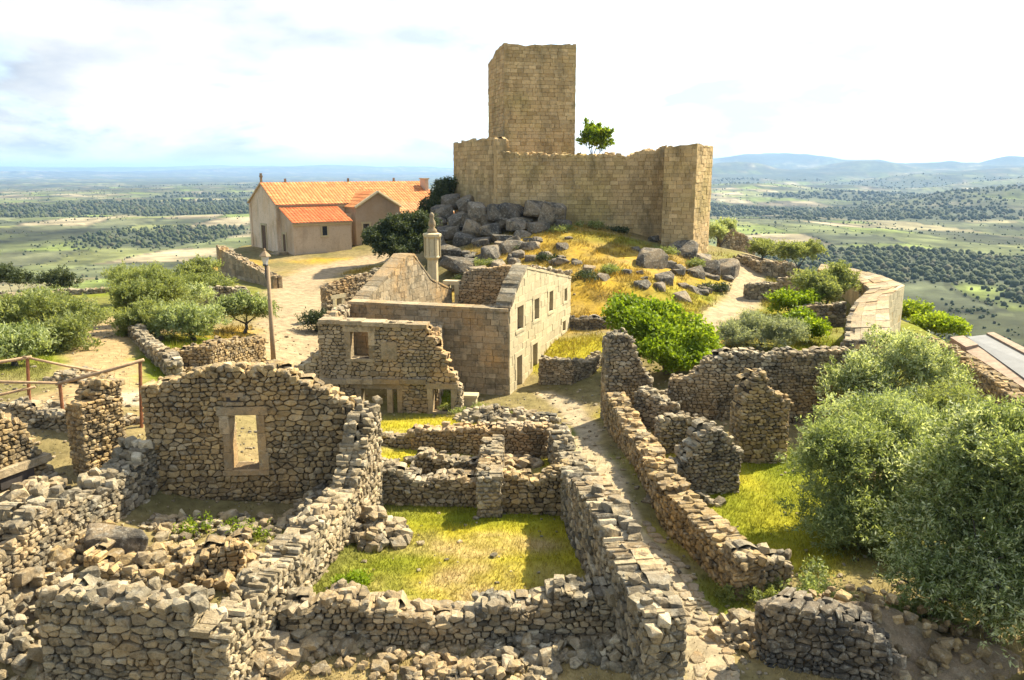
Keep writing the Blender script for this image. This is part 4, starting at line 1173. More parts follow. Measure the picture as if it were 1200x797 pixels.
HP('weedy rubble in the sunken room before the dark wall', 600, 545, .6, 1.0, .9, .3, 50, .34, seed=25)
HP('stony bank under the olives beside the sandy path', 95, 450, 2.8, 1.2, 1.0, .35, 50, .38, seed=26)
HP('stones on the slope below the curved golden terrace', 255, 440, 2.0, 2.4, .7, .3, 60, .34, 'warm', seed=27)
heap('rubble_heap', 'loose stones piled below the low lintel opening', -12.45, 19.6, .55, 1.3, .5, 80, .28, 'sunlit_tone', 30)
bl = at_z(140, 652, 1.5)
boulder((bl[0], bl[1], bl[2] + .35), (1.5, 1.0, 1.0), rot=.4, label='large grey boulder with a mossy hollow among the rubble of the room', k=3)
for i, (px, py) in enumerate(((214, 614), (232, 613))):
    c = at_z(px, py, 1.3); 
    o = link('marker_stone', stone_mesh(i + 3, M['pale']), None, (c[0], c[1], gh(c[0], c[1]) + .13)); o.scale = (.2, .18, .42)
    tag(o, 'small pale upright stone at the foot of the gable wall', 'stone', 'upright stones below the gable wall')

# lane paving
rg = np.random.default_rng(77)
LF = Face([tuple(p) for p in LANE])
cnt = 0
for poly in rubble_cells(LF.L, 0, 1.3, .36, .28, rg):
    c = np.mean(poly, 0)
    if rg.random() < .3 + .5 * sstep(.25, .5, c[0] / LF.L) + .25 * abs(c[1] - .65) or c[1] < 0 or c[1] > 1.3: continue
    st = stone_prism(poly, rg, .1, .03, .03, 0, True)
    if st is None: continue
    V, fc = st
    x, y = LF.xy(V[:, 0], V[:, 1] - .65)
    z = ground_h(x, y) + .035 - np.clip(V[:, 2], -.05, .1)
    wv = np.stack([x, y, z], -1); cc = wv.mean(0)
    if cnt < 300:
        link('paving_stone', poly_mesh('paving_stone', wv - cc, [q[::-1] for q in fc], M['ashlar'], False), ground, tuple(cc)); cnt += 1

# ------------------------------------------------------------------ wooden railing
rail = link('wooden_railing', None, None, (*at_z(74, 489, 3.05)[:2], 3.0)); tag(rail, 'rustic wooden railing with rust-brown posts along the sandy path', 'railing')
def post(px, py0, py1, Y, off=None):
    a = at_y(px, py0, Y); b = at_y(px + off if off else px, py1, Y)
    m = MB(); g = gh(a[0], a[1]); m.tube([(a[0], a[1], min(g, a[2]) - .25), b], [.055, .05], 8); part(m, 'post', M['rust'], rail); return b
p1 = post(34, 476, 419, 25.1, -2); p2 = post(74, 489, 449, 23.9, -4); p3 = post(164, 487, 423, 24.1)
p4 = post(122, 489, 437, 26.6); p0 = at_y(-70, 434, 24.6)
q0 = at_y(-70, 444, 23.9)
m = MB(); m.tube([p0, p0 - np.array((0, 0, 1.7))], [.05, .05], 8); part(m, 'post', M['rust'], rail)
def railbar(a, b, r=.055):
    m = MB(); a = np.array(a); b = np.array(b)
    mid = (a + b) / 2 + np.array((0, 0, -.03)); e = (b - a) / np.linalg.norm(b - a) * .12
    m.tube([a - e, mid, b + e], [r, r * 1.1, r * .95], 8); part(m, 'rail', M['wood'], rail, True)
railbar(p0, p1); railbar(q0, p2, .045); railbar(p2, p3); railbar(p0 - np.array((0, 0, 1.15)), p1 - np.array((0, 0, 1.0)), .045); railbar(p1, p4 + np.array((0, 0, .02)), .04)

# ------------------------------------------------------------------ roofless house with four windows
U = link('roofless_house', None, None, (-2.5, 43, .3)); tag(U, 'roofless two-storey granite house with a pale sunlit wall of windows and doors', 'ruined house')
ufr = [(-8.1, 39.2), (-.17, 37.2)]
masonry('w', None, None, ufr, [(0, 4.1), (1, 4.05)],   .7, .52, .27, 'ashlar', 'ashlar', parent=U, seed=31, cap=False, ragged=.015)
m = MB(); F = Face(ufr)
for k in range(9):
    a, b = k * F.L / 9 + .01, (k + 1) * F.L / 9 - .01
    z0 = 4.06 - .05 * k / 9
    V = np.array([(a, z0, -.07), (b, z0, -.07), (b, z0, .75), (a, z0, .75), (a, z0 + .14, -.07), (b, z0 + .14, -.07), (b, z0 + .14, .75), (a, z0 + .14, .75)])
    m = MB(); m.add(F.world(V), BOXF); part(m, 'coping', M['ashlar'], U)
UR = [(-.12, 37.25), (3.5, 47.5)]
FR = Face(UR)
ur = [(0, 4.02)] + [(FR.hit(*q)[0] / FR.L, FR.hit(*q)[1]) for q in ((606, 338), (617, 315), (632, 318), (652, 322.5))] + [(1, 4.25)]
masonry('w', None, None, UR, ur, .7, .8, .4, 'ashlar', 'pale', parent=U, seed=32, cap=False, ragged=.0,
        openings=[('p', 605.6, 613, 357, 388), ('p', 625.7, 631.5, 348.6, 376), ('p', 643, 648, 340, 366), ('p', 660.7, 664.4, 337, 354), ('p', 605, 611.5, 415, 458), ('p', 623.6, 629.5, 401, 443), ('p', 659, 662.6, 375, 389)], fill_open='door')
rake(UR, ur[2:], .72, 'pale', U, .04, .12, .6)
rake(UR, ur[:3], .7, 'rubble', U, .05, .22, .26)
UG = [(-7.35, 39.6), (-3.7, 49.0)]
ug = [(0, 4.0), (.45, 5.95), (.52, 5.9), (.72, 4.3), (1, 3.3)]
masonry('w', None, None, UG, ug, .8, .6, .3, 'ashlar', 'ashlar', parent=U, seed=33, ragged=.0, cap=False)
rake(UG, ug, .8, 'ashlar', U, .04, .12, .45)
masonry('w', None, None, [(-4.3, 49.0), (3.3, 47.2)], [(0, 3.3), (.14, 3.5), (.2, 4.5), (.6, 4.9), (1, 4.6)], .7, .5, .3, 'rubble', 'ashlar', parent=U, seed=34, ragged=.06, openings=[('p', 525, 533, 334, 356)])

V = link('stepped_facade', None, None, (-5.5, 34.6, -.2)); tag(V, 'ruined house front with square window, lower doorways and a stepped broken end', 'ruined house')
vf = masonry('w', None, None, [(-8.6, 34.9), (-2.25, 34.35)], [('p', 375, 377), ('p', 500, 383), ('p', 502, 392), ('p', 511, 400), ('p', 513, 410), ('p', 523, 420), ('p', 526, 436), ('p', 533, 446), ('p', 541, 466)], .6, .5, .3, 'rubble', 'ashlar', parent=V, seed=35, ragged=.02, cap=True, capsize=.34,
        openings=[('p', 411, 432, 389, 420), ('p', 424, 466, 456, 486), ('p', 507, 529, 456, 482)], frame='ashlar')
F = Face([(-8.6, 34.9), (-2.25, 34.35)])
def fbar(F, nm, px0, px1, py0, py1, d0, d1, mat, par):
    a = F.hit(px0, py1); b = F.hit(px1, py0); m = MB()
    q = np.array([(a[0], a[1], d0), (b[0], a[1], d0), (b[0], a[1], d1), (a[0], a[1], d1), (a[0], b[1], d0), (b[0], b[1], d0), (b[0], b[1], d1), (a[0], b[1], d1)])
    m.add(F.world(q), BOXF); return part(m, nm, M[mat], par)
for k in range(5): fbar(F, 'coping', 374 + k * 25.4, 399 + k * 25.4, 374.5 + k * 1.4, 379 + k * 1.4, -.14, .68, 'ashlar', V)
fbar(F, 'blocked_window', 447, 465, 401, 421, -.06, .1, 'ashlar', V)
for k in range(4): fbar(F, 'string_course', 376 + k * 31, 406.5 + k * 31, 444, 449, -.16, .1, 'ashlar', V)
fbar(F, 'door_post', 455, 460, 456, 487, -.12, .12, 'ashlar', V)
masonry('w', None, None, [(-8.55, 39.4), (-8.6, 35.3)], [(0, 4.0), (1, 4.0)], .6, .5, .3, 'rubble', 'ashlar', parent=V, seed=36, ragged=.06)
masonry('w', None, None, [(-3.9, 38.0), (-3.9, 35.0)], [(0, 3.2), (1, 3.4)], .55, .5, .3, 'rubble', 'ashlar', parent=V, seed=37, ragged=.1)
m = MB(); c = at_z(493, 478, 0); m.obox(c[:2], (1, .05), .55, .5, -.4, 1.25); o = m.build('stone_post', M['pale'], None, origin=(c[0], c[1], -.4)); tag(o, 'mossy square stone post before the lower doorway of the stepped facade', 'post')
m = MB(); c = at_z(549, 474, .05); m.obox(c[:2], (1, -.1), .75, .5, -.3, .42); m.obox(c[:2], (1, -.1), .9, .6, .42, .55); o = m.build('stone_bench', M['pale'], None, origin=(c[0], c[1], -.3)); tag(o, 'small pale stone bench block beside the stepped broken end', 'bench')
wd = masonry('side_house_wall', 'small dark wall with a narrow doorway left of the roofless house', 'ruined wall', [XY(383, 372, 47), XY(438, 360, 50)], [('p', 383, 336), ('p', 438, 319)], .5, .5, .3, mat='ashlar', openings=[('p', 393, 400, 349, 370)], seed=38, ragged=.05)
masonry('street_wall', 'pale broken wall corner by the street, left of the stepped facade', 'ruined wall', [XY(350, 456, 36), XY(381, 458, 35.7)], [('p', 350, 430), ('p', 362, 428), ('p', 364, 418), ('p', 381, 413)], .5, .5, .33, mat='pale', seed=39, ragged=.04)

# terrace walls
masonry('terrace_wall', 'dark curved terrace wall holding a yellow grass patch beside the windowed house', 'wall', [at_z(631, 449, .2)[:2], at_z(672, 452, .2)[:2], at_z(693, 447, .25)[:2], at_z(708, 436, .4)[:2]], [('p', 632, 420), ('p', 670, 424), ('p', 692, 424), ('p', 706, 417)], .6, .4, .25, seed=40, ragged=.06, base=[(0, .1), (1, .2)])
masonry('terrace_wall', 'upper dark terrace wall below the golden castle slope', 'wall', [XY(668, 366, 51.5), XY(748, 368, 52)], [('p', 669, 345), ('p', 705, 348), ('p', 748, 354)], .7, .6, .35, seed=41, ragged=.15, mat='boulder')
masonry('terrace_wall', 'lower dark terrace wall between the windowed house and the fig bush', 'wall', [XY(667, 388, 47.3), XY(717, 390, 47)], [('p', 668, 370), ('p', 717, 377)], .7, .6, .35, seed=42, ragged=.12, mat='boulder')
masonry('field_wall', 'field wall beside the path that climbs round the castle', 'wall', [at_z(876, 348, 1.9)[:2], at_z(942, 347, 1.8)[:2]], [('p', 878, 335), ('p', 910, 330), ('p', 942, 326)], .6, .6, .35, seed=43, ragged=.12)
masonry('field_wall', 'short dark field wall between the bright green bush and the rampart', 'wall', [at_z(938, 380, 1.3)[:2], at_z(990, 380, 1.2)[:2]], [('p', 938, 362), ('p', 988, 357)], .6, .6, .35, seed=44, ragged=.12)
masonry('field_wall', 'low stone wall at the bend of the path below the square bastion', 'wall', [XY(858, 312, 66), XY(892, 322, 63), XY(930, 322, 62)], [('p', 858, 300), ('p', 892, 309), ('p', 930, 312)], .7, .6, .35, seed=45, ragged=.15)
masonry('field_wall', 'ruined wall bit far along the path behind the bastion', 'wall', [XY(845, 296, 78), XY(885, 298, 80)], [('p', 847, 272), ('p', 860, 268), ('p', 878, 280), ('p', 885, 286)], .7, .6, .35, seed=46, ragged=.1)
masonry('boundary_wall', 'long low boundary wall with pale top before the plain', 'wall', [XY(-60, 366, 60), XY(30, 364, 60), XY(160, 362, 61)], [('p', -60, 352), ('p', 0, 346), ('p', 60, 343), ('p', 150, 338)], .9, .6, .35, seed=47, ragged=.05, base=[(0, -.6), (1, -.6)])
masonry('path_wall', 'shaded retaining wall along the right of the sandy path under the olives', 'wall', [at_z(148, 392, 2.4)[:2], at_z(165, 415, 2.4)[:2], at_z(197, 447, 2.2)[:2]], [(0, 2.9), (.5, 3.1), (1, 3.0)], .6, .5, .3, seed=48, ragged=.1)
masonry('terrace_wall', 'curved sunlit rubble terrace topped with golden grass near the street lamp', 'wall', [at_z(200, 436, 2.1)[:2], at_z(250, 438, 2.0)[:2], at_z(312, 420, 1.8)[:2]], [('p', 203, 412), ('p', 250, 402), ('p', 310, 394)], .7, .4, .26, seed=49, ragged=.1, mat='warm')
masonry('arched_wall', 'dark ruined wall with a rounded top among the olives', 'ruined wall', [XY(217, 372, 47.5), XY(300, 374, 48.5)], [('p', 217, 354), ('p', 240, 341), ('p', 262, 336), ('p', 285, 340), ('p', 300, 353)], .6, .5, .3, seed=50, ragged=.04)
masonry('terrace_wall', 'tall grey terrace wall with a slanting top below the church', 'wall', [(-24.6, 67), (-17.4, 58.2)], [('p', 252, 288), ('p', 275, 302), ('p', 292, 312), ('p', 312, 322)], .7, .6, .36, style='ashlar', mat='ashlar', seed=51, ragged=.03, base=[(0, .3), (1, 1.6)])
masonry('street_wall', 'low wall along the far side of the street before the church yard', 'wall', [XY(440, 330, 58), XY(470, 318, 62)], [('p', 441, 318), ('p', 470, 308)], .5, .6, .35, seed=52, ragged=.06)
# ------------------------------------------------------------------ castle
CA = link('castle', None, None, (4, 70, 6)); tag(CA, 'ruined granite castle with tall square keep, curtain wall and corner bastion on the rocky mound', 'castle')
def zt(py, Y): return CAM_Z - Y * tan_at(py)[0]
def cwall(pts, top, seed, base, w=.66, h=.31, th=1.1, label=None, name='curtain_wall', back=True, ragged=.1, cap=False, maxobj=300):
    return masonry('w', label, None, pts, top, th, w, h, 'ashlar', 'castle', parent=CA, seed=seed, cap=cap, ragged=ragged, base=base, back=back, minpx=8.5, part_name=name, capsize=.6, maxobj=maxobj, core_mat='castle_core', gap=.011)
kc = XY(591, 182, 74); kr = XY(673.5, 182, 75.6)
kl = kc + np.array((-(kr - kc)[1], (kr - kc)[0])); kb = kr + (kl - kc)
ktop = zt(50.5, 74)
cwall([kl, kc], [(0, ktop - .9), (.3, ktop - .7), (.5, ktop - .2), (1, ktop)], 61, [(0, 6.5), (1, 6.5)], name='keep_wall', back=False, ragged=.03)
cwall([kc, kr], [(0, ktop), (.25, ktop - .1), (1, ktop + .15)], 62, [(0, 6.5), (1, 6.5)], name='keep_wall', back=False, ragged=.03)
cwall([kr, kb], [(0, ktop + .1), (1, ktop)], 63, [(0, 6.5), (1, 6.5)], name='keep_wall', back=False, ragged=.03, maxobj=0)
cwall([kb, kl], [(0, ktop), (1, ktop - 1.5)], 64, [(0, 6.5), (1, 6.5)], name='keep_wall', back=False, ragged=.03, maxobj=0)
m = MB(); ins = lambda p: p * .93 + (kc + kb) / 2 * .07
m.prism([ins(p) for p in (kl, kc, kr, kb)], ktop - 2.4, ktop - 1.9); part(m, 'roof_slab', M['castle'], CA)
# outer left block and curtain
la = XY(532, 215, 75.0); lb = XY(583, 215, 68.0)
cwall([la, lb], [(0, zt(167, 75)), (.8, zt(161.5, 69)), (1, zt(161.5, 68))], 65, [(0, 3.6), (1, 4.6)])
cw0 = XY(583, 240, 68.0); cw1 = XY(786, 240, 67.2)
cwall([cw0, cw1], [('p', 583, 180), ('p', 600, 181), ('p', 650, 183), ('p', 748, 182), ('p', 752, 178), ('p', 770, 175), ('p', 786, 171)], 66, [(0, 4.2), (.4, 5.2), (1, 4.8)], th=1.4, cap=True)
# steps climbing inside the left block
for k in range(4):
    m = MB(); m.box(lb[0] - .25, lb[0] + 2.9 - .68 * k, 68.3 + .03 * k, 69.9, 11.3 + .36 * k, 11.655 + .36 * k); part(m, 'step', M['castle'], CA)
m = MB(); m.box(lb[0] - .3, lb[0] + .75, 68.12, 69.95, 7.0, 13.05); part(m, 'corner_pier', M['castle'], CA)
# bastion (corner tower)
t1 = XY(814, 240, 63.0); bd = np.array((math.cos(math.radians(60)), math.sin(math.radians(60))))
t2 = t1 + bd * 4.2; t0 = t1 + np.array((-bd[1], bd[0])) * 2.6
tz = zt(170.5, 64)
cwall([t0, t1], [(0, tz), (1, tz + .1)], 67, [(0, 3.4), (1, 2.9)], name='bastion_wall', back=False)
cwall([t1, t2], [(0, tz + .1), (1, tz - .1)], 68, [(0, 2.9), (1, 2.6)], name='bastion_wall', back=False)
t3 = t2 + (t0 - t1)
cwall([t2, t3], [(0, tz), (1, tz)], 69, [(0, 2.6), (1, 3)], name='bastion_wall', back=False, maxobj=0)
m = MB(); tc = (t0 + t1 + t2 + t3) / 4
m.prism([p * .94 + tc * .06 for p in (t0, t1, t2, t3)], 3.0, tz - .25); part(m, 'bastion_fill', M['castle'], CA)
# far side walls so that the ward is closed
cwall([t3, t3 + np.array((-4, 16))], [(0, 9.5), (1, 9.5)], 70, [(0, 3), (1, 4)], maxobj=0)
cwall([la + np.array((2, 14)), la], [(0, 10), (1, zt(167, 75))], 71, [(0, 3), (1, 3.6)], maxobj=0)
def gbase_(px, py, Y):
    p = at_y(px, py, Y); p[2] = gh(p[0], p[1]); return p
# boulders under the bastion and along the foot of the wall
rb = link('rock_outcrop', None, None, (*XY(585, 262, 65), 4.0)); tag(rb, 'outcrop of dark jointed granite boulders under the left end of the castle wall', 'rocks')
random.seed(9)
for (px, py, Y, sx, sz) in [(600, 243, 66.6, 3.4, 1.9), (628, 241, 66.4, 2.6, 2.0), (648, 250, 66.0, 2.6, 3.2), (608, 258, 65.6, 3.0, 1.6), (582, 246, 66.2, 2.0, 2.2), (632, 263, 65.0, 2.6, 1.5), (560, 244, 67, 2.2, 2.2), (545, 236, 69, 2.0, 2.0), (528, 232, 71, 2.2, 2.0), (518, 245, 70, 2.4, 2.2),
                           (536, 256, 68, 2.2, 2.0), (556, 262, 66.5, 2.4, 1.9), (575, 265, 65.5, 2.2, 1.6), (525, 268, 67.5, 2.6, 1.9), (545, 277, 65.5, 2.4, 1.6), (512, 262, 69, 2.2, 2.2), (565, 282, 64, 2.0, 1.4), (588, 278, 64, 2.4, 1.3), (530, 292, 63, 2.6, 1.6), (508, 282, 66, 2.4, 2.0), (552, 252, 67.4, 1.8, 1.7), (590, 257, 66, 1.7, 1.4), (570, 254, 66.8, 1.6, 1.6), (660, 262, 65.6, 1.8, 1.6), (615, 272, 64.4, 2.2, 1.2)]:
    boulder(at_y(px, py + 4, Y + .6), (sx * .86, sx * random.uniform(.7, .95), sz * .8), rb, random.uniform(-.3, .3), tilt=.18)
spots = [(800, 298, 62.5, 2.6, 2.2, 'squared grey boulder carrying the foot of the corner bastion'), (762, 322, 57.5, 2.6, 2.6, 'tall dark boulder on the golden slope below the castle'), (848, 318, 61, 2.4, 2.2, 'big grey rock wall beside the white path below the bastion'), (832, 322, 60, 2.2, 2.0, None), (822, 306, 62.5, 2.4, 1.4, None), (778, 340, 54.5, 1.8, 1.4, None), (815, 325, 58.5, 2.0, 1.4, None), (775, 352, 53, 1.4, 1.1, None), (800, 358, 52, 1.6, 1.2, None),
         (540, 308, 60, 3.0, 1.4, 'flat ochre boulder behind the stone pillory'), (578, 298, 61, 2.6, 1.6, None), (600, 290, 62, 2.6, 1.5, None), (622, 290, 62, 2.2, 1.2, None), (640, 300, 60, 1.6, .9, None), (660, 296, 61, 1.5, .8, None), (560, 318, 58, 2.2, 1.3, None), (585, 312, 59, 2.0, 1.2, None), (605, 308, 59.5, 1.8, 1.0, None), (690, 330, 55.5, 1.3, .8, None), (676, 318, 57.5, 1.1, .7, None), (706, 342, 53.5, 1.3, .8, None), (752, 348, 53, 1.5, 1.0, None), (745, 300, 61, 1.1, .7, None), (850, 340, 57, 1.3, .8, None), (895, 330, 59, 1.2, .8, None), (766, 278, 65, 1.1, .7, None)]
for px, py, Y, sx, sz, lab in spots:
    p = at_y(px, py, Y); g = gh(p[0], p[1]); p[2] = max(min(p[2], g + sz * .3), g + sz * .02) if lab is None else max(min(p[2], g + sz * .4), g)
    if lab is None: sx *= .8; sz *= .85
    boulder(p, (sx, sx * .9, sz), None, random.uniform(-.5, .5), lab or 'weathered grey boulder half buried in the golden grass of the castle slope', None if lab else 'boulders strewn over the castle slope')

rgk = np.random.default_rng(12)
for i, (px, py, Y) in enumerate([(556, 296, 62), (590, 284, 63.5), (612, 298, 60.5), (634, 286, 63), (572, 322, 57), (598, 320, 57), (650, 310, 58.5), (760, 334, 55), (812, 345, 55), (826, 334, 57), (780, 318, 58.5), (842, 330, 59)]):
    g0 = gbase_(px, py, Y); rk = link('rock_ledge', None, None, tuple(g0)); tag(rk, 'low cracked granite ledge breaking through the grass of the castle slope', 'rocks', 'rock ledges on the castle slope')
    for k in range(5):
        x = g0[0] + rgk.normal(0, .8); y = g0[1] + rgk.normal(0, .45); sx = rgk.uniform(.5, 1.3)
        boulder((x, y, gh(x, y) + rgk.uniform(-.08, .12)), (sx, sx * rgk.uniform(.6, .9), sx * rgk.uniform(.45, .75)), rk, rgk.uniform(-.4, .4), tilt=.3)

# ------------------------------------------------------------------ pillory and street lamp
c = at_y(508, 352, 51.5); zb = gh(c[0], c[1])
PL = link('pillory', None, None, (c[0], c[1], zb - .1)); tag(PL, 'carved stone pillory column with a caged head and green-tipped finial', 'column')
for k in range(3):
    m = MB(); r = 1.2 - .3 * k; m.lathe((c[0], c[1], zb - .1), [(r, .22 * k), (r, .22 * k + .22)], 8); part(m, 'step', M['pale'], PL)
m = MB(); zc = zt(303, 51.5); m.lathe((c[0], c[1], 0), [(.46, zb + .5), (.46, zb + .8), (.36, zb + .9), (.34, zc - .1), (.4, zc)], 8); part(m, 'shaft', M['pale'], PL)
zh = zt(275, 51.5)
m = MB(); m.lathe((c[0], c[1], 0), [(.42, zc), (.5, zc + .1), (.44, zc + .2), (.44, zh - .25), (.58, zh - .1), (.6, zh + .05), (.4, zh + .12)], 10); hd = part(m, 'cage_head', M['pale'], PL)
for a in range(6):
    m = MB(); t = a * math.pi / 3; m.tube([(c[0] + .49 * math.cos(t), c[1] + .49 * math.sin(t), zc + .1), (c[0] + .49 * math.cos(t), c[1] + .49 * math.sin(t), zh - .1)], [.06, .06], 6); part(m, 'colonnette', M['pale'], hd)
zf = zt(249, 51.5)
m = MB(); m.lathe((c[0], c[1], 0), [(.34, zh + .1), (.3, zh + .3), (.16, zh + .45), (.24, zh + .6), (.22, zh + .8), (.1, zf - .35), (.16, zf - .25), (.14, zf - .1), (.04, zf)], 10); part(m, 'finial', M['greybush'] if False else M['ashlar'], PL, True)

c = at_y(321, 428, 37.5); zb = gh(c[0], c[1])
LP = link('street_lamp', None, None, (c[0], c[1], zb)); tag(LP, 'street lamp with an old lantern on a plain round pole above the gable wall', 'street lamp')
zl = zt(312, 37.5)
m = MB(); m.tube([(c[0], c[1], zb - .2), (c[0], c[1], zb + 1.2), (c[0], c[1], zl)], [.12, .11, .08], 10); part(m, 'pole', M['concrete'], LP, True)
m = MB(); m.tube([(c[0], c[1], zl - .9), (c[0] - .12, c[1], zl - .5), (c[0] - .12, c[1], zl + .1)], [.035, .035, .035], 6); part(m, 'bracket', M['iron'], LP, True)
lx = c[0] - .1
m = MB(); m.lathe((lx, c[1], zl), [(.1, 0), (.14, .06), (.12, .1)], 6); part(m, 'lantern_base', M['iron'], LP)
m = MB(); m.lathe((lx, c[1], zl), [(.11, .1), (.2, .46)], 6); part(m, 'lantern_glass', M['lampglass'], LP)
m = MB(); m.lathe((lx, c[1], zl), [(.29, .46), (.27, .5), (.1, .68), (.05, .72), (.05, .8), (.01, .84)], 6); part(m, 'lantern_cap', M['concrete'], LP)

# ------------------------------------------------------------------ church
al = math.radians(35.5); LV = np.array((math.cos(al), math.sin(al))); VV = np.array((math.sin(al), -math.cos(al)))
A0 = XY(327, 297, 80.0); ZB = 2.2
CH = link('church', None, None, (A0[0], A0[1], ZB)); tag(CH, 'pale rendered church with orange tiled roofs and lower annexes', 'church')
def UV(u, v): return A0 + LV * u + VV * v
def cbox(name, u0, u1, v0, v1, z0, z1, mat='church', par=CH):
    m = MB(); m.prism([UV(u0, v0), UV(u0, v1), UV(u1, v1), UV(u1, v0)][::1], z0, z1); return part(m, name, M[mat], par)
def cgable(name, pts, mat='church', par=CH):
    """solid from list of (u,v,z) loop extruded downward/along"""
    m = MB(); n = len(pts) // 2
    P = [(*UV(u, v), z) for u, v, z in pts]
    m.add(P, [tuple(range(n))[::-1], tuple(range(n, 2 * n))] + [(i, (i + 1) % n, n + (i + 1) % n, n + i) for i in range(n)])
    return part(m, name, M[mat], par)
W_, LN, ZE, ZA = 8.0, 18.3, 7.3, 9.25
loop = [(0, ZB), (-W_, ZB), (-W_, ZE), (-W_ / 2, ZA), (0, ZE)]
cgable('nave_wall', [(0, v, z) for v, z in loop] + [(LN, v, z) for v, z in loop])
def tiled(name, a, b, c, d, par=CH, pitch=.34, lift=.06, mat='tiles'):
    """roof plane a-b (eave) c-d (ridge above b, a): rounded tile rows running up the slope"""
    a, b, c, d = [np.array((*UV(p[0], p[1]), p[2] + lift)) for p in (a, b, c, d)]
    n = max(2, int(np.linalg.norm(b - a) / pitch)); rows = max(2, int(np.linalg.norm(d - a) / .55))
    up = np.cross(b - a, d - a); up /= np.linalg.norm(up); up = up if up[2] > 0 else -up
    vv, ff, rr = [], [], []
    prof = [(0, 0), (.18, .04), (.42, .055), (.6, .03), (.7, 0.0), (1.0, 0.0)]
    for r in range(rows):
        t0, t1 = r / rows, (r + 1) / rows
        for i in range(n):
            nb = len(vv); rv = random.random()
            for t, dz in ((t0 - .1 / rows if r else t0, .03), (t1, 0)):
                for q, hgt in prof:
                    s = (i + q) / n
                    e = a * (1 - s) + b * s; g = d * (1 - s) + c * s
                    vv.append(e * (1 - t) + g * t + up * (hgt + dz))
            k = len(prof)
            for j in range(k - 1):
                ff.append((nb + j, nb + j + 1, nb + k + j + 1, nb + k + j)); rr.append(rv)
    vv = np.array(vv); cc = vv.mean(0)
    o = link(name, poly_mesh(name, vv - cc, ff, M[mat], True, rr), par, tuple(rel(par, cc)))
    # boards under the tiles
    m = MB(); m.add([a - up * .1, b - up * .1, c - up * .1, d - up * .1, a - up * .012, b - up * .012, c - up * .012, d - up * .012], BOXF); part(m, 'roof_deck', M['church'], o)
    return o
e = .35
dz = (ZA - ZE) / (W_ / 2)
tiled('roof', (-.2, e, ZE - e * dz), (LN + .2, e, ZE - e * dz), (LN + .2, -W_ / 2, ZA), (-.2, -W_ / 2, ZA))
tiled('roof', (-.2, -W_ - e, ZE - e * dz), (LN + .2, -W_ - e, ZE - e * dz), (LN + .2, -W_ / 2, ZA), (-.2, -W_ / 2, ZA))
cbox('corner_pilaster', -.12, .5, -.4, .12, ZB, ZE - .15); cbox('corner_pilaster', -.12, .5, -W_ - .1, -W_ + .4, ZB, ZE - .15)
cbox('gable_cross', -.1, .1, -W_ / 2 - .1, -W_ / 2 + .1, ZA + .05, ZA + 1.0, 'ashlar'); cbox('gable_cross_arm', -.08, .08, -W_ / 2 - .32, -W_ / 2 + .32, ZA + .6, ZA + .76, 'ashlar')
# lean-to annex
ZA1, ZE1 = 6.95, 5.65
AX0, AX1, AV = .25, 6.2, 3.6
lp = [(0, ZB), (0, ZA1), (AV, ZE1), (AV, ZB)]
cgable('annex_wall', [(AX0, v, z) for v, z in lp] + [(AX1, v, z) for v, z in lp])
dzz = (ZA1 - ZE1) / AV
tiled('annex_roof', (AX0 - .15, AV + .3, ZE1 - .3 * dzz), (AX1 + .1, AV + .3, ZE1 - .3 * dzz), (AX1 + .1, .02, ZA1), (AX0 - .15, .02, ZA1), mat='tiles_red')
def cwin(u, v, w, z0, z1, facing='v', name='window', pane='glass', fr='pale'):
    if facing == 'v':
        p = cbox(name, u - w / 2, u + w / 2, v + .004, v + .03, z0, z1, pane)
        for a, b, c, d, nm in ((u - w / 2 - .16, u - w / 2, z0, z1, 'jamb'), (u + w / 2, u + w / 2 + .16, z0, z1, 'jamb'), (u - w / 2 - .22, u + w / 2 + .22, z1, z1 + .2, 'lintel'), (u - w / 2 - .2, u + w / 2 + .2, z0 - .15, z0, 'sill')):
            cbox(nm, a, b, v + .002, v + .09, c, d, fr, p)
    else:
        p = cbox(name, u - .03, u - .004, v - w / 2, v + w / 2, z0, z1, pane)
        for a, b, c, d, nm in ((v - w / 2 - .16, v - w / 2, z0, z1, 'jamb'), (v + w / 2, v + w / 2 + .16, z0, z1, 'jamb'), (v - w / 2 - .2, v + w / 2 + .2, z1, z1 + .2, 'lintel')):
            cbox(nm, u - .09, u - .002, a, b, c, d, fr, p)
    return p
cwin(3.4, AV, .5, 4.3, 5.2); cwin(AX0, 1.2, .8, ZB, 4.4, 'u', 'door', 'door')
cwin(0, -W_ / 2, 1.3, ZB, 5.0, 'u', 'door', 'door')
# porch wing with its own gable
PU0, PU1, PV = 7.2, 12.2, 2.6
PE, PA = 6.9, 8.35; pm = (PU0 + PU1) / 2
lp = [(PU0, ZB), (PU1, ZB), (PU1, PE), (pm, PA), (PU0, PE)]
cgable('porch_wall', [(u, PV, z) for u, z in lp] + [(u, -2.5, z) for u, z in lp])
dp = (PA - PE) / (pm - PU0)
tiled('porch_roof', (PU0 - .2, PV + .1, PE - .2 * dp), (PU0 - .2, -3.0, PE - .2 * dp), (pm, -3.0, PA), (pm, PV + .1, PA))
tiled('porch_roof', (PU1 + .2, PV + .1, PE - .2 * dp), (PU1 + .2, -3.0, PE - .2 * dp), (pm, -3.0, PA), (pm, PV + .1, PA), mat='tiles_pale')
cwin(8.3, PV, .7, 4.2 - 1.2, 5.2, name='door', pane='hole_shade'); cwin(10.6, PV, 1.3, 4.4, 5.3)
cbox('infill_wall', AX1, PU0, 0, 1.6, ZB, 6.2)
cbox('cornice', -.15, LN + .15, .06, .22, ZE - .42, ZE - .2, 'pale')
cbox('cornice', AX0 - .1, AX1 + .05, AV + .01, AV + .16, ZE1 - .32, ZE1 - .16, 'pale')
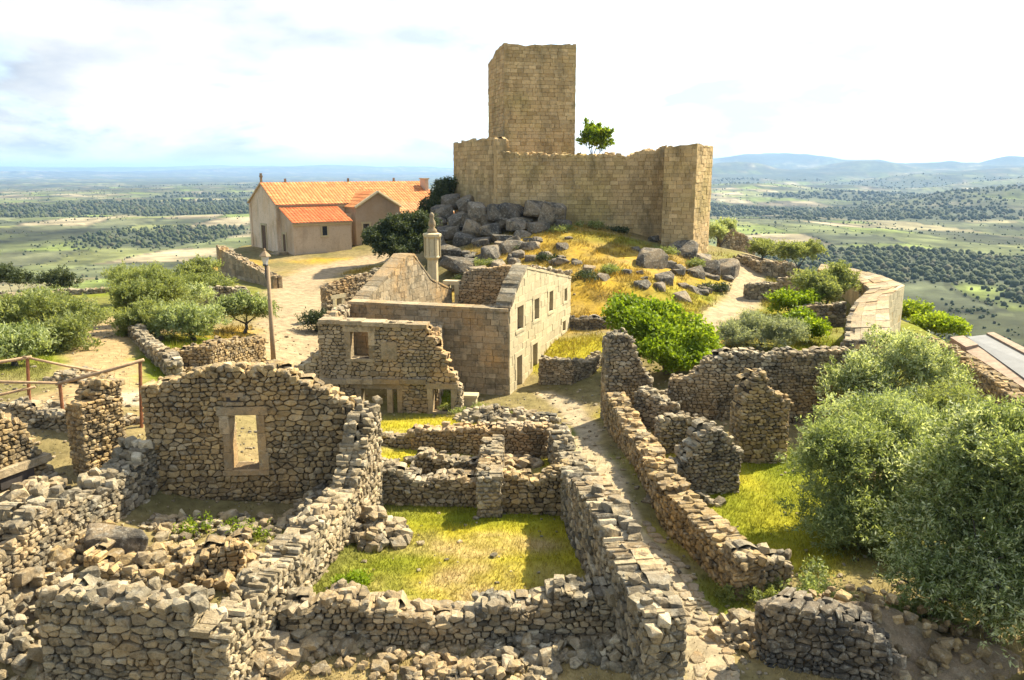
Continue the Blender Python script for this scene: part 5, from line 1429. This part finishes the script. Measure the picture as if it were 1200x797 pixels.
for sg, u_a in ((1, PU0), (-1, PU1)):
    m = MB(); P0 = (*UV(u_a - .1 * sg, PV + .12), PE - .05); P1 = (*UV(pm, PV + .12), PA + .05)
    m.tube([P0, P1], [.16, .16], 6); part(m, 'gable_moulding', M['pale'], CH)
# right lean-to
lp = [(0, ZB), (0, 7.2), (3.4, 5.9), (3.4, ZB)]
cgable('side_wall', [(PU1 + .05, v, z) for v, z in lp] + [(LN + .1, v, z) for v, z in lp])
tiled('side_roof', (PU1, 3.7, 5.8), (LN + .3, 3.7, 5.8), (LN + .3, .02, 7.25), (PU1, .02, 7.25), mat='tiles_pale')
cbox('bell_gable', LN - .5, LN - .1, -3.0, -1.8, 7.6, 9.55, 'church'); cbox('bell_gable_cap', LN - .58, LN - .02, -3.1, -1.7, 9.55, 9.68, 'pale')
for u in (2.5, 9.5, 15): cbox('roof_finial', u - .09, u + .09, -W_ / 2 - .09, -W_ / 2 + .09, ZA, ZA + .45, 'ashlar')
for k in range(3): cbox('step', AX0 - 1.6 + .35 * k, AX0 - .1, .3, 2.1, ZB, ZB + .18 * (k + 1), 'ashlar')

# ------------------------------------------------------------------ rampart with wall walk
RP = link('rampart', None, None, (20, 48, 1)); tag(RP, 'curving rampart with a broad pale wall walk and tall yellowish end face', 'rampart')
inner = [(958, 316, 63), (985, 321, 59), (1008, 330, 53.5), (1019, 339, 48.5), (1004, 352, 44), (993, 372, 40), (990, 400, 36.2)]
outer = [(962, 309.5, 66), (1000, 315, 62), (1035, 324, 55), (1060, 334.5, 48), (1041, 347, 44.5), (1042, 368, 40.3), (1044, 402, 36.4)]
I3 = [at_y(*q) for q in inner]; O3 = [at_y(*q) for q in outer]
n = len(I3)
for k in range(n - 1):
    m = MB(); q = [I3[k], O3[k], O3[k + 1], I3[k + 1]]
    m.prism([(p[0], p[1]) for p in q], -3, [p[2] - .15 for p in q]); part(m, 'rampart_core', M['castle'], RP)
    for j in range(3):
        for i in range(4):
            f = lambda a, b: (I3[k] * (1 - a) + I3[k + 1] * a) * (1 - b) + (O3[k] * (1 - a) + O3[k + 1] * a) * b
            g = .006
            q = [f((i + g) / 4, (j + g) / 3), f((i + g) / 4, (j + 1 - g) / 3), f((i + 1 - g) / 4, (j + 1 - g) / 3), f((i + 1 - g) / 4, (j + g) / 3)]
            m = MB(); hz = random.uniform(0, .06); m.prism([(p[0], p[1]) for p in q], min(p[2] for p in q) - .5, [p[2] + hz for p in q]); part(m, 'flagstone', M['ashlar'], RP)
masonry('w', None, None, [p[:2] for p in (O3[4], O3[3])], [(0, O3[4][2] + .02), (1, O3[3][2] + .02)], .4, .8, .4, 'ashlar', 'pale', parent=RP, seed=81, cap=False, ragged=.01, base=[(0, -1), (1, -2)], back=False, part_name='end_face')
masonry('w', None, None, [p[:2] for p in (O3[6], O3[5], O3[4])], [(0, O3[6][2]), (1, O3[4][2])], .4, .8, .4, 'ashlar', 'pale', parent=RP, seed=82, cap=False, ragged=.01, base=[(0, -.5), (1, -1)], back=False, part_name='end_face')
masonry('w', None, None, [p[:2] for p in I3[::1]][2:], [(0, I3[2][2]), (.4, I3[3][2] - .05), (.65, I3[4][2]), (.85, I3[5][2]), (1, I3[6][2])], .4, .5, .3, 'rubble', 'rubble', parent=RP, seed=83, cap=False, ragged=.02, base=[(0, 0), (1, 0)], back=False, part_name='inner_face')
masonry('w', None, None, [p[:2] for p in (I3[6], O3[6])], [(0, I3[6][2]), (1, O3[6][2])], .4, .5, .3, 'rubble', 'rubble', parent=RP, seed=84, cap=False, ragged=.02, base=[(0, 0), (1, 0)], back=False, part_name='end_face')

# ------------------------------------------------------------------ shed with panel roof at the right wall
SH = link('shed', None, None, (21, 33, .5)); tag(SH, 'low stone shed with a grey panel roof between pale cap slabs', 'shed')
r0, r1, r2, r3 = at_z(1113, 399, 1.9), at_z(1165, 393, 2.1), at_z(1290, 452, 1.7), at_z(1212, 462, 1.3)
def quad(a, b, c, d, th):
    m = MB(); m.add([p - np.array((0, 0, th)) for p in (a, b, c, d)] + [a, b, c, d], BOXF); return m
lerp = lambda a, b, t: a * (1 - t) + b * t
part(quad(r0, r1, r2, r3, .16), 'roof_slab', M['capstone'], SH)
up = np.array((0, 0, .09))
pa, pb, pc, pd = lerp(r0, r1, .38), lerp(r0, r1, .82), lerp(r3, r2, .72), lerp(r3, r2, .12)
part(quad(pa + up, pb + up, pc + up, pd + up, .06), 'roof_panel', M['panel'], SH)
part(quad(pb + up * 2, lerp(r0, r1, .98) + up * 2, lerp(r3, r2, .9) + up * 2, pc + up * 2, .16), 'cap_slab', M['capstone'], SH)
part(quad(r0 + up * 2, lerp(r0, r1, .3) + up * 2, lerp(r0, r1, .34) * .8 + lerp(r3, r2, .1) * .2 + up * 2, lerp(r0, r3, .22) + up * 2, .16), 'cap_slab', M['capstone'], SH)
cx = lambda p: p * .95 + (r0 + r1 + r2 + r3) / 4 * .05
m = MB(); q = [cx(p) for p in (r0, r1, r2, r3)]; m.prism([(p[0], p[1]) for p in q], -1.5, [p[2] - .16 for p in q]); part(m, 'wall', M['warm'], SH)
for t in (.55, .97):
    p = lerp(r0, r3, t) + np.array((-.25, -.25, 0)); m = MB(); m.box(p[0] - .09, p[0] + .09, p[1] - .09, p[1] + .09, gh(p[0], p[1]) - .4, p[2] - .12); part(m, 'post', M['pale'], SH)
# ------------------------------------------------------------------ trees and bushes
def leaf_cloud(lobes, n, ll, lw, rg, shell=.55, droop=0.0, per=14, sprig=.42):
    """lobes: (centre, (rx,ry,rz)); returns verts, quads, rnd"""
    wts = np.array([r[0] * r[1] + r[0] * r[2] for _, r in lobes]); wts = wts / wts.sum()
    ns = n // per
    li = rg.choice(len(lobes), ns, p=wts)
    C = np.array([c for c, _ in lobes])[li]; R = np.array([r for _, r in lobes])[li]
    d = rg.normal(size=(ns, 3)); d /= np.linalg.norm(d, axis=1, keepdims=True)
    d[:, 2] = np.where(d[:, 2] < -.35, -d[:, 2], d[:, 2])
    th = np.arctan2(d[:, 1], d[:, 0]); bump = .5 + .95 * fbm(th * 2.2 + li * 7.3, d[:, 2] * 3.6 + li * 3.1, 33, 3)
    q = rg.uniform(shell ** 2, 1, ns) ** .5
    P = C + d * R * (bump * q)[:, None]
    out = d * .8 + rg.normal(0, .45, (ns, 3)) + np.array((0, 0, .35 - droop)); out /= np.linalg.norm(out, axis=1, keepdims=True)
    ln = sprig * rg.uniform(.6, 1.4, ns)
    clump = fbm(P[:, 0] * 1.4 + P[:, 2], P[:, 1] * 1.4 - P[:, 2], 44, 3)
    t = rg.uniform(0, 1, (ns, per))
    LP_ = P[:, None, :] + out[:, None, :] * (ln[:, None] * t)[..., None] + rg.normal(0, ll * .35, (ns, per, 3))
    LD = out[:, None, :] * .7 + rg.normal(0, .55, (ns, per, 3)); LD[..., 2] -= droop * .5
    LD = LD.reshape(-1, 3); LD /= np.linalg.norm(LD, axis=1, keepdims=True)
    LP_ = LP_.reshape(-1, 3)
    sd_ = np.cross(LD, rg.normal(size=LD.shape)); sd_ /= np.linalg.norm(sd_, axis=1, keepdims=True) + 1e-9
    l = ll * rg.uniform(.7, 1.3, len(LD))[:, None]; w = lw * rg.uniform(.7, 1.3, len(LD))[:, None]
    V = np.stack([LP_ - LD * l * .5, LP_ + sd_ * w * .5, LP_ + LD * l * .5, LP_ - sd_ * w * .5], 1).reshape(-1, 3)
    Fq = np.arange(len(V)).reshape(-1, 4)
    r = np.clip(np.repeat(clump, per) * .9 - .1 + rg.uniform(-.22, .32, len(Fq)), 0, .995)
    return V, Fq, r

def tree(name, label, cat, base, lobes, n, ll, lw, mat, seed, group=None, trunk=.16, droop=0.0, stems=1, shell=.5, sprig=.4, per=18):
    rg = np.random.default_rng(seed + 9000)
    base = np.array(base, float)
    root = link(name, None, None, tuple(base)); tag(root, label, cat, group)
    sub = []
    for c, R in lobes:
        c = np.array(c); R = np.array(R); sub.append((c, tuple(R * .6)))
        for j in range(13):
            d = rg.normal(size=3); d /= np.linalg.norm(d)
            if d[2] < -.3: d[2] *= -1
            sub.append((c + d * R * rg.uniform(.55, 1.0), tuple(R * rg.uniform(.2, .5))))
    V, Fq, r = leaf_cloud(sub, n, ll, lw, rg, shell, droop, per, sprig)
    me = np_mesh('crown', V - base, Fq, M[mat], False, r)
    link('crown', me, root)
    cm = np.mean([c for c, _ in lobes], 0)
    mb = MB(); fork = base * .55 + cm * .45; fork[2] = base[2] + max(.3, (cm[2] - base[2]) * .45)
    for s in range(stems):
        o = rg.normal(0, trunk * 1.2, 3) * (stems > 1); o[2] = 0
        mid = (base + fork) / 2 + rg.normal(0, trunk * .5, 3)
        mb.tube([base + o - np.array((0, 0, .2)), base + o * .8 + np.array((0, 0, .12)), mid + o * .5, fork], [trunk * 1.5, trunk * 1.1, trunk * .85, trunk * .75], 8)
    for c, R in lobes:
        c = np.array(c); k = fork * .4 + c * .6 + rg.normal(0, .12, 3)
        mb.tube([fork, k, c + np.array((0, 0, R[2] * .3))], [trunk * .6, trunk * .35, trunk * .12], 6)
        for j in range(4):
            d = rg.normal(size=3); d[2] = abs(d[2]); d /= np.linalg.norm(d)
            mb.tube([k * .5 + c * .5, c + d * np.array(R) * .45, c + d * np.array(R) * .8], [trunk * .22, trunk * .14, trunk * .05], 5)
    part(mb, 'trunk', M['bark'], root, True)
    return root

def lob(px, py, Y, r, rz=None, ry=None):
    return (at_y(px, py, Y), (r, ry or r, rz or r))
def gbase(px, py, Y):
    p = at_y(px, py, Y); p[2] = gh(p[0], p[1]); return p
tree('olive_tree', 'big silvery olive tree with dark shaded underside above the earth bank', 'olive tree', gbase(1165, 740, 15.6),
     [lob(1130, 600, 16.5, 1.25), lob(1185, 565, 16.2, 1.3), lob(1225, 630, 15.5, 1.4), lob(1150, 660, 15.4, 1.2), lob(1205, 700, 14.8, 1.1), lob(1095, 640, 16.6, .95), lob(1110, 580, 17.5, .95), lob(1160, 540, 17, 1.0), lob(1215, 560, 16.8, 1.1), lob(1180, 715, 14.4, .8), lob(1125, 705, 15.2, .8), lob(1080, 690, 16, .75), lob(1225, 740, 13.8, .9)], 108000, .12, .034, 'olive', 1, trunk=.2, droop=.15)
tree('olive_tree', 'broad bushy olive tree growing beside the sunny grass patch', 'olive tree', gbase(1015, 670, 20.2),
     [lob(985, 560, 20.6, 1.25), lob(1040, 540, 21, 1.4), lob(1060, 600, 20, 1.3), lob(975, 625, 19.8, 1.1), lob(1015, 640, 19.4, 1.1), lob(1090, 565, 20, .9), lob(1005, 515, 22, 1.0), lob(1065, 512, 22, 1.0)], 80000, .125, .036, 'olive', 2, trunk=.18, droop=.1)
tree('olive_tree', 'round light green olive tree at the end of the long shaded wall', 'olive tree', gbase(1040, 500, 28.5),
     [lob(1000, 455, 28.8, 1.2), lob(1050, 438, 29.2, 1.35), lob(1085, 460, 28.8, 1.2), lob(1025, 482, 28, 1.1), lob(1075, 490, 27.5, 1.0)], 42000, .15, .042, 'olive', 3, trunk=.15)
tree('olive_tree', 'loose sprawling olive tree between the ochre boundary wall and the big olive', 'olive tree', gbase(1125, 560, 24),
     [lob(1105, 505, 24, 1.1), lob(1140, 525, 23.5, 1.0), lob(1120, 555, 22.5, 1.0), lob(1165, 555, 22, .9)], 34000, .14, .038, 'olivey', 4, trunk=.13)
tree('olive_tree', 'wide olive tree left of the sandy path above the railing', 'olive tree', gbase(55, 440, 35.5),
     [lob(5, 395, 35, 1.6, 1.4), lob(50, 375, 36.5, 1.5, 1.3), lob(95, 380, 36.5, 1.2, 1.1), lob(35, 415, 34.5, 1.4, 1.2), lob(85, 410, 35, 1.1, 1.1), lob(-35, 380, 36, 1.6, 1.5)], 42000, .18, .05, 'olivey', 5, trunk=.18)
tree('olive_tree', 'pale olive tree between the sandy path and the dark rounded wall', 'olive tree', gbase(190, 425, 38),
     [lob(160, 360, 41, 1.1), lob(190, 352, 42, 1.2), lob(185, 385, 39.5, 1.3), lob(215, 385, 39, 1.1, .9), lob(160, 390, 39.5, 1.0), lob(170, 345, 44, 1.2)], 40000, .18, .05, 'olivey', 6, trunk=.16)
tree('olive_tree', 'small olive tree on the golden terrace beside the street lamp', 'olive tree', gbase(287, 384, 42.5),
     [lob(270, 368, 42.5, .8, .6), lob(292, 362, 42.5, .85, .6), lob(308, 368, 42.8, .7, .55)], 12000, .18, .05, 'olive', 7, trunk=.1)
tree('bush', 'low bush below the slanting church terrace wall', 'bush', gbase(228, 338, 55), [lob(222, 328, 55, .9), lob(238, 322, 55.5, .9, .8), lob(212, 334, 54, .7)], 9000, .22, .07, 'olivey', 8, trunk=.06)
tree('bush', 'dark round bush outside the long low boundary wall', 'bush', gbase(70, 345, 64), [lob(66, 332, 64, 1.1, .8), lob(78, 334, 64, .9, .7)], 5000, .25, .08, 'darkleaf', 9, trunk=.06)
tree('bush', 'dark bushes at the far left end of the boundary wall', 'bush', gbase(15, 345, 66), [lob(8, 328, 66, 1.3, .9), lob(24, 330, 66, 1.0, .8)], 6000, .25, .08, 'darkleaf', 10, trunk=.06)
tree('evergreen_tree', 'dark dense evergreen tree in front of the church', 'tree', gbase(470, 312, 62),
     [lob(445, 288, 62.5, 1.3, 1.2), lob(468, 276, 63, 1.5, 1.3), lob(490, 272, 63.5, 1.3, 1.2), lob(462, 298, 61.5, 1.4, 1.0), lob(488, 292, 62, 1.2, 1.1)], 34000, .24, .09, 'darkleaf', 11, trunk=.16)
tree('evergreen_tree', 'dark tree squeezed between the church roof and the castle rocks', 'tree', gbase(520, 262, 74), [lob(518, 238, 74, 1.3, 1.5), lob(528, 228, 75, 1.1, 1.2), lob(508, 250, 73, 1.2, 1.2)], 14000, .26, .1, 'darkleaf', 12, trunk=.14)
tree('leafy_tree', 'bright green tree rising behind the castle wall beside the keep', 'tree', (*at_y(694, 190, 73)[:2], 8.2),
     [lob(688, 168, 73, 1.0, .9), lob(703, 163, 73, .9, .8), lob(693, 156, 73.3, .8, .7), lob(706, 173, 73, .8, .7)], 5200, .24, .13, 'fig', 13, trunk=.11)
tree('fig_bush', 'big bright green fig bush between the terrace walls and the wall stub', 'bush', gbase(780, 435, 37.5),
     [lob(745, 395, 38.5, 1.3, 1.1), lob(780, 385, 39, 1.4, 1.1), lob(812, 408, 38, 1.2, 1.0), lob(765, 415, 37, 1.3, 1.0), lob(800, 428, 36.5, 1.1, .8), lob(735, 375, 39.5, 1.0, .8)], 26000, .19, .12, 'fig', 14, trunk=.1, stems=3, per=8)
tree('broom_bush', 'pale grey-green bush behind the long shaded wall', 'bush', gbase(890, 412, 41.5), [lob(862, 400, 42, 1.0, .85), lob(890, 392, 42.5, 1.15, .9), lob(918, 398, 42, 1.1, .85)], 26000, .17, .035, 'greybush', 15, trunk=.06, stems=3)
tree('bush', 'bright green bush on the bank below the rampart', 'bush', gbase(930, 395, 46), [lob(922, 360, 50, 1.0, .7), lob(942, 358, 50, .9, .6), lob(938, 382, 46, .8, .6), lob(950, 392, 44, .8, .6)], 12000, .2, .11, 'fig', 16, trunk=.06, stems=2, per=8)
tree('olive_tree', 'rounded olive bush inside the bend of the rampart', 'olive tree', gbase(968, 358, 51), [lob(955, 338, 52, 1.2, 1.0), lob(982, 335, 52, 1.1, 1.0), lob(968, 348, 51, 1.2, .9)], 20000, .2, .06, 'olivey', 17, trunk=.1)
tree('olive_tree', 'small olive tree beyond the path, near the start of the wall walk', 'olive tree', gbase(936, 314, 64), [lob(926, 302, 65, 1.0, .8), lob(946, 298, 66, 1.1, .8)], 9000, .22, .07, 'olivey', 18, trunk=.1)
tree('olive_tree', 'small olive tree on the path just behind the corner bastion', 'olive tree', gbase(845, 290, 77), [lob(838, 277, 78, 1.2, 1.0), lob(852, 273, 79, 1.1, .9)], 9000, .24, .08, 'olive', 19, trunk=.1)
tree('olive_tree', 'tiny olive tree beside the field wall on the path', 'olive tree', gbase(892, 308, 68), [lob(888, 294, 69, 1.0, .7), lob(902, 298, 68, .8, .6)], 6000, .24, .08, 'olivey', 20, trunk=.08)
tree('bush', 'vivid green bushes outside the rampart behind the ochre boundary wall', 'bush', gbase(1085, 392, 52), [lob(1070, 372, 54, 1.2, .8), lob(1092, 385, 52, 1.3, .7), lob(1118, 388, 51, 1.2, .6)], 14000, .2, .1, 'fig', 21, trunk=.06, stems=2, per=8)
tree('bush', 'low green weeds at the foot of the rampart end', 'bush', gbase(1085, 415, 43), [lob(1075, 412, 43, .9, .5), lob(1100, 415, 42, .8, .4)], 6000, .16, .05, 'olivey', 22, trunk=.04)

for i, (lab, px, py, Y, r, mt_, nn) in enumerate((
        ('silvery olive bush between the sandy path and the arched wall', 205, 362, 45, 1.3, 'olive', 12000),
        ('round olive bush on the slope below the church terrace', 240, 350, 50, 1.2, 'olivey', 10000),
        ('small olive bush beside the curved golden terrace', 225, 400, 38.5, 1.0, 'olive', 10000),
        ('tall olive bush at the end of the long boundary wall', 160, 342, 54, 1.5, 'olivey', 10000),
        ('spreading shrub above the retaining wall by the rail post', 20, 440, 31, .9, 'olive', 9000),
        ('dark bush growing at the street edge near the dark doorway wall', 372, 380, 45, .6, 'darkleaf', 4000))):
    b = gbase(px, py + 12, Y)
    tree('olive_bush' if mt_ != 'darkleaf' else 'bush', lab, 'bush', b, [(b + np.array((dx * r, dy * r, r * .75)), (r * .8, r * .8, r * .7)) for dx, dy in ((-.6, 0), (.6, .2), (0, -.4))], nn, .18, .05, mt_, 60 + i, trunk=.07, stems=2)

# ------------------------------------------------------------------ grass
def blades(name, label, X, Y, hmin, hmax, wid, seed, bright=1.0, mixc=None):
    rg = np.random.default_rng(seed)
    n = len(X); Zg = ground_h(X, Y) - .01
    a = rg.uniform(0, 6.283, n); h = rg.uniform(hmin, hmax, n) * rg.uniform(.6, 1.2, n); lean = h * rg.uniform(.1, .9, n); b = rg.uniform(0, 6.283, n)
    w = wid * rg.uniform(.6, 1.4, n)
    V = np.stack([np.stack([X - np.cos(a) * w, Y - np.sin(a) * w, Zg], -1), np.stack([X + np.cos(a) * w, Y + np.sin(a) * w, Zg], -1),
                  np.stack([X + np.cos(b) * lean, Y + np.sin(b) * lean, Zg + h], -1)], 1).reshape(-1, 3)
    c = ground_cols(X, Y) * rg.uniform(.7, 1.35, n)[:, None] * bright
    if mixc is not None:
        k = rg.uniform(0, .7, n)[:, None]; c = c * (1 - k) + np.array(mixc) * k
    me = np_mesh(name, V, np.arange(len(V)).reshape(-1, 3), M['blade'], False, None, np.repeat(c, 3, axis=0))
    tag(link(name, me), label, 'grass', kind='stuff')
rg = np.random.default_rng(3)
n = 640000
Y = 11 + 34 * rg.uniform(0, 1, n) ** 1.3; X = rg.uniform(-.72, .72, n) * Y
w = np.maximum(np.maximum(blob_w(X, Y, GREEN), blob_w(X, Y, YELLOW) * .9), np.maximum(blob_w(X, Y, DRY) * .35, .10))
ln, _ = polyline_dist(X, Y, LANE); w = w * np.where(ln < .7, .12, 1)
sp_, _ = polyline_dist(X, Y, STREET); w = w * np.where(sp_ < 2.4, .03, 1)
pl_, _ = polyline_dist(X, Y, PATH_L); w = w * np.where(pl_ < 1.8, .05, 1)
w = w * (.25 + 1.2 * fbm(X / .7, Y / .7, 5, 3))
k = rg.uniform(0, 1, n) < w * .75
blades('turf_grass', 'short green and yellow grass in the plots and along the lane', X[k], Y[k], .04, .17, .011, 4, 1.25)
n = 150000
Y = rg.uniform(36, 70, n); X = rg.uniform(-16, 24, n)
w = np.maximum(np.maximum(blob_w(X, Y, GOLD), blob_w(X, Y, YELLOW)), blob_w(X, Y, GREEN) * .6)
w = w * sstep(.35, .65, fbm(X / 1.1, Y / 1.1, 15, 3)) * np.where(polyline_dist(X, Y, PATH_R)[0] < 1.2, 0, 1) * np.where(polyline_dist(X, Y, STREET)[0] < 2.4, 0, 1)
k = rg.uniform(0, 1, n) < w
blades('dry_grass', 'golden dry grass tufts over the castle slope', X[k], Y[k], .12, .34, .03, 5, 1.05, (.36, .26, .06))

rg = np.random.default_rng(31)
for i, (px, py, Y) in enumerate(((690, 268, 66.3), (730, 268, 66.3), (655, 278, 64.5), (600, 292, 61.5), (575, 305, 59.5), (640, 308, 59), (730, 335, 55), (690, 345, 53.5), (810, 318, 60), (838, 345, 56.5), (770, 300, 61), (545, 320, 57.5))):
    p = gbase(px, py, Y); lobs = [(p + np.array((rg.uniform(-1, 1), rg.uniform(-.6, .6), .1)), (.6, .5, .32)) for k in range(4)]
    V, Fq, r = leaf_cloud(lobs, 900, .2, .06, rg, .1, 0, 8, .2)
    o = link('low_shrub', np_mesh('low_shrub', V - p, Fq, M['darkleaf' if i % 2 else 'olivey'], False, r), None, tuple(p)); tag(o, 'low scrubby plant among the grass and boulders of the castle slope', 'shrub', 'low shrubs on the castle slope')

# small weeds growing on and between the ruins
def weed_patch(px, py, z, rx, ry, n, name, label, mat, seed, hz=.25):
    c = at_z(px, py, z); rgw = np.random.default_rng(seed)
    lobs = []
    for i in range(6):
        x = c[0] + rgw.uniform(-rx, rx); y = c[1] + rgw.uniform(-ry, ry); lobs.append((np.array((x, y, gh(x, y) + hz * .3)), (rx * .35, ry * .35, hz)))
    V, Fq, r = leaf_cloud(lobs, n, .1, .035, rgw, .1, 0, 8, .12)
    o = link(name, np_mesh(name, V - c, Fq, M[mat], False, r), None, tuple(c)); tag(o, label, 'weeds', kind='stuff')
weed_patch(560, 478, .3, 1.8, .9, 3500, 'weeds', 'green weeds on the rubble mound by the stepped facade', 'olivey', 1)
weed_patch(270, 625, 1.3, 1.6, .5, 900, 'weeds', 'weeds in the shade at the foot of the gable wall', 'fig', 2)
weed_patch(880, 700, .9, .7, .5, 1500, 'weeds', 'weeds at the end of the lane wall', 'olivey', 3)
weed_patch(395, 690, 1.0, .6, .6, 2500, 'weeds', 'lush weeds at the foot of the long sunlit wall', 'fig', 4, .15)
weed_patch(940, 690, .9, .8, .8, 2500, 'weeds', 'undergrowth under the broad olive', 'olive', 5, .35)
weed_patch(1060, 720, 1.0, 1.6, .8, 5000, 'weeds', 'undergrowth on the bank under the big olive', 'olivey', 6, .3)
weed_patch(1100, 430, .8, 2.5, 2.5, 5000, 'weeds', 'weeds before the ochre boundary wall', 'olivey', 7, .3)

# pebbles and rubble crumbs on the ground
rg = np.random.default_rng(8)
n = 9000
Y = 12 + 34 * rg.uniform(0, 1, n) ** 1.25; X = rg.uniform(-.7, .7, n) * Y
k = (np.maximum(blob_w(X, Y, GREEN), blob_w(X, Y, YELLOW)) * .9 < rg.uniform(0, 1, n)) | (rg.uniform(0, 1, n) < .03)
X, Y = X[k], Y[k]; Z = ground_h(X, Y)
vs, fs, rs, nb = [], [], [], 0
for i in range(len(X)):
    v, f = STONE_VF[i % len(STONE_VF)]
    s = .04 * rg.uniform(.5, 1) / rg.uniform(.22, 1)
    v = (v * np.array((s * 1.3, s, s * .7))) @ eul(0, 0, rg.uniform(0, 6.28)).T + np.array((X[i], Y[i], Z[i] + s * .15))
    vs.append(v); fs.append(f + nb); nb += len(v); rs += [rg.random()] * len(f)
o = link('pebbles', np_mesh('pebbles', np.concatenate(vs), np.concatenate(fs), M['rubble'], False, rs)); tag(o, 'small stones and crumbs strewn over the ground', 'pebbles', kind='stuff')

# ------------------------------------------------------------------ woods on the plain
rg = np.random.default_rng(21)
bm = bmesh.new(); bmesh.ops.create_icosphere(bm, subdivisions=1, radius=1); bm.verts.index_update()
IV = np.array([v.co[:] for v in bm.verts]); IF = np.array([[v.index for v in f.verts] for f in bm.faces]); bm.free()
n = 190000
r = np.exp(rg.uniform(math.log(130), math.log(5200), n)); az = np.radians(rg.uniform(-40, 40, n))
X, Y = r * np.sin(az), r * np.cos(az)
d = site_dist(X, Y)
wm = wood_mask(X, Y)
sc = sstep(.45, .7, fbm(X / 160, Y / 160, 55, 3))
pr = np.clip(wm * (.7 + .6 * sstep(.35, .6, fbm(X / 45, Y / 45, 58, 3))) + .30 * sstep(.52, .66, fbm(X / 70, Y / 70, 59, 4)) + .012 + .5 * hedge(X, Y) * sstep(.4, .55, fbm(X / 110, Y / 110, 60, 3)) + .2 * (1 - sstep(150, 420, r)) * (X > 0), 0, 1) * .5
k = (rg.uniform(0, 1, n) < pr) & (d > 14)
X, Y, r, wm = X[k], Y[k], r[k], wm[k]; n = len(X); print('wood crowns', n)
s = (.35 + .5 * wm) * rg.uniform(1.0, 2.1, n) ** 1.9 * (1 + .9 * sstep(500, 3000, r)); s *= np.where(r < 400, .75, 1)
Z = ground_h(X, Y) + s * .5
V = IV[None] * rg.uniform(.78, 1.2, (n, len(IV), 1)) * np.stack([s * rg.uniform(.8, 1.2, n), s * rg.uniform(.8, 1.2, n), s * rg.uniform(.9, 1.5, n)], -1)[:, None, :] + np.stack([X, Y, Z], -1)[:, None, :]
q = rg.uniform(0, 1, n)[:, None]; c = np.array((.045, .062, .026))[None] * (1 - q) + np.array((.11, .125, .05))[None] * q
q = (rg.uniform(0, 1, n) < .1)[:, None]; c = np.where(q, np.array((.12, .115, .06))[None], c)
Fi = (IF[None] + (np.arange(n) * len(IV))[:, None, None]).reshape(-1, 3)
o = link('distant_woods', np_mesh('distant_woods', V.reshape(-1, 3), Fi, M['wood_mass'], True, None, np.repeat(c, len(IV), axis=0)))
tag(o, 'far-off woods and scrub spread over the plain and lower slopes', 'woods', kind='stuff')

# ------------------------------------------------------------------ haze
zlo = float(GZ.min()) - 1.0; zhi = max(float(GZ.max()), 24.0) + 3.0
mb = MB(); mb.box(-61000, 61000, -61000, 61000, zlo, zhi)
hm = bpy.data.materials.new('haze_air'); hm.use_nodes = True
hn = hm.node_tree.nodes; hn.clear()
ho = hn.new('ShaderNodeOutputMaterial'); hv = hn.new('ShaderNodeVolumePrincipled')
hv.inputs['Color'].default_value = (.42, .66, 1.0, 1); hv.inputs['Density'].default_value = 0.00007; hv.inputs['Anisotropy'].default_value = 0.25
hm.node_tree.links.new(hv.outputs[0], ho.inputs['Volume'])
tag(mb.build('haze', hm), 'pale blue haze over the far plain and hills', 'haze', kind='stuff')
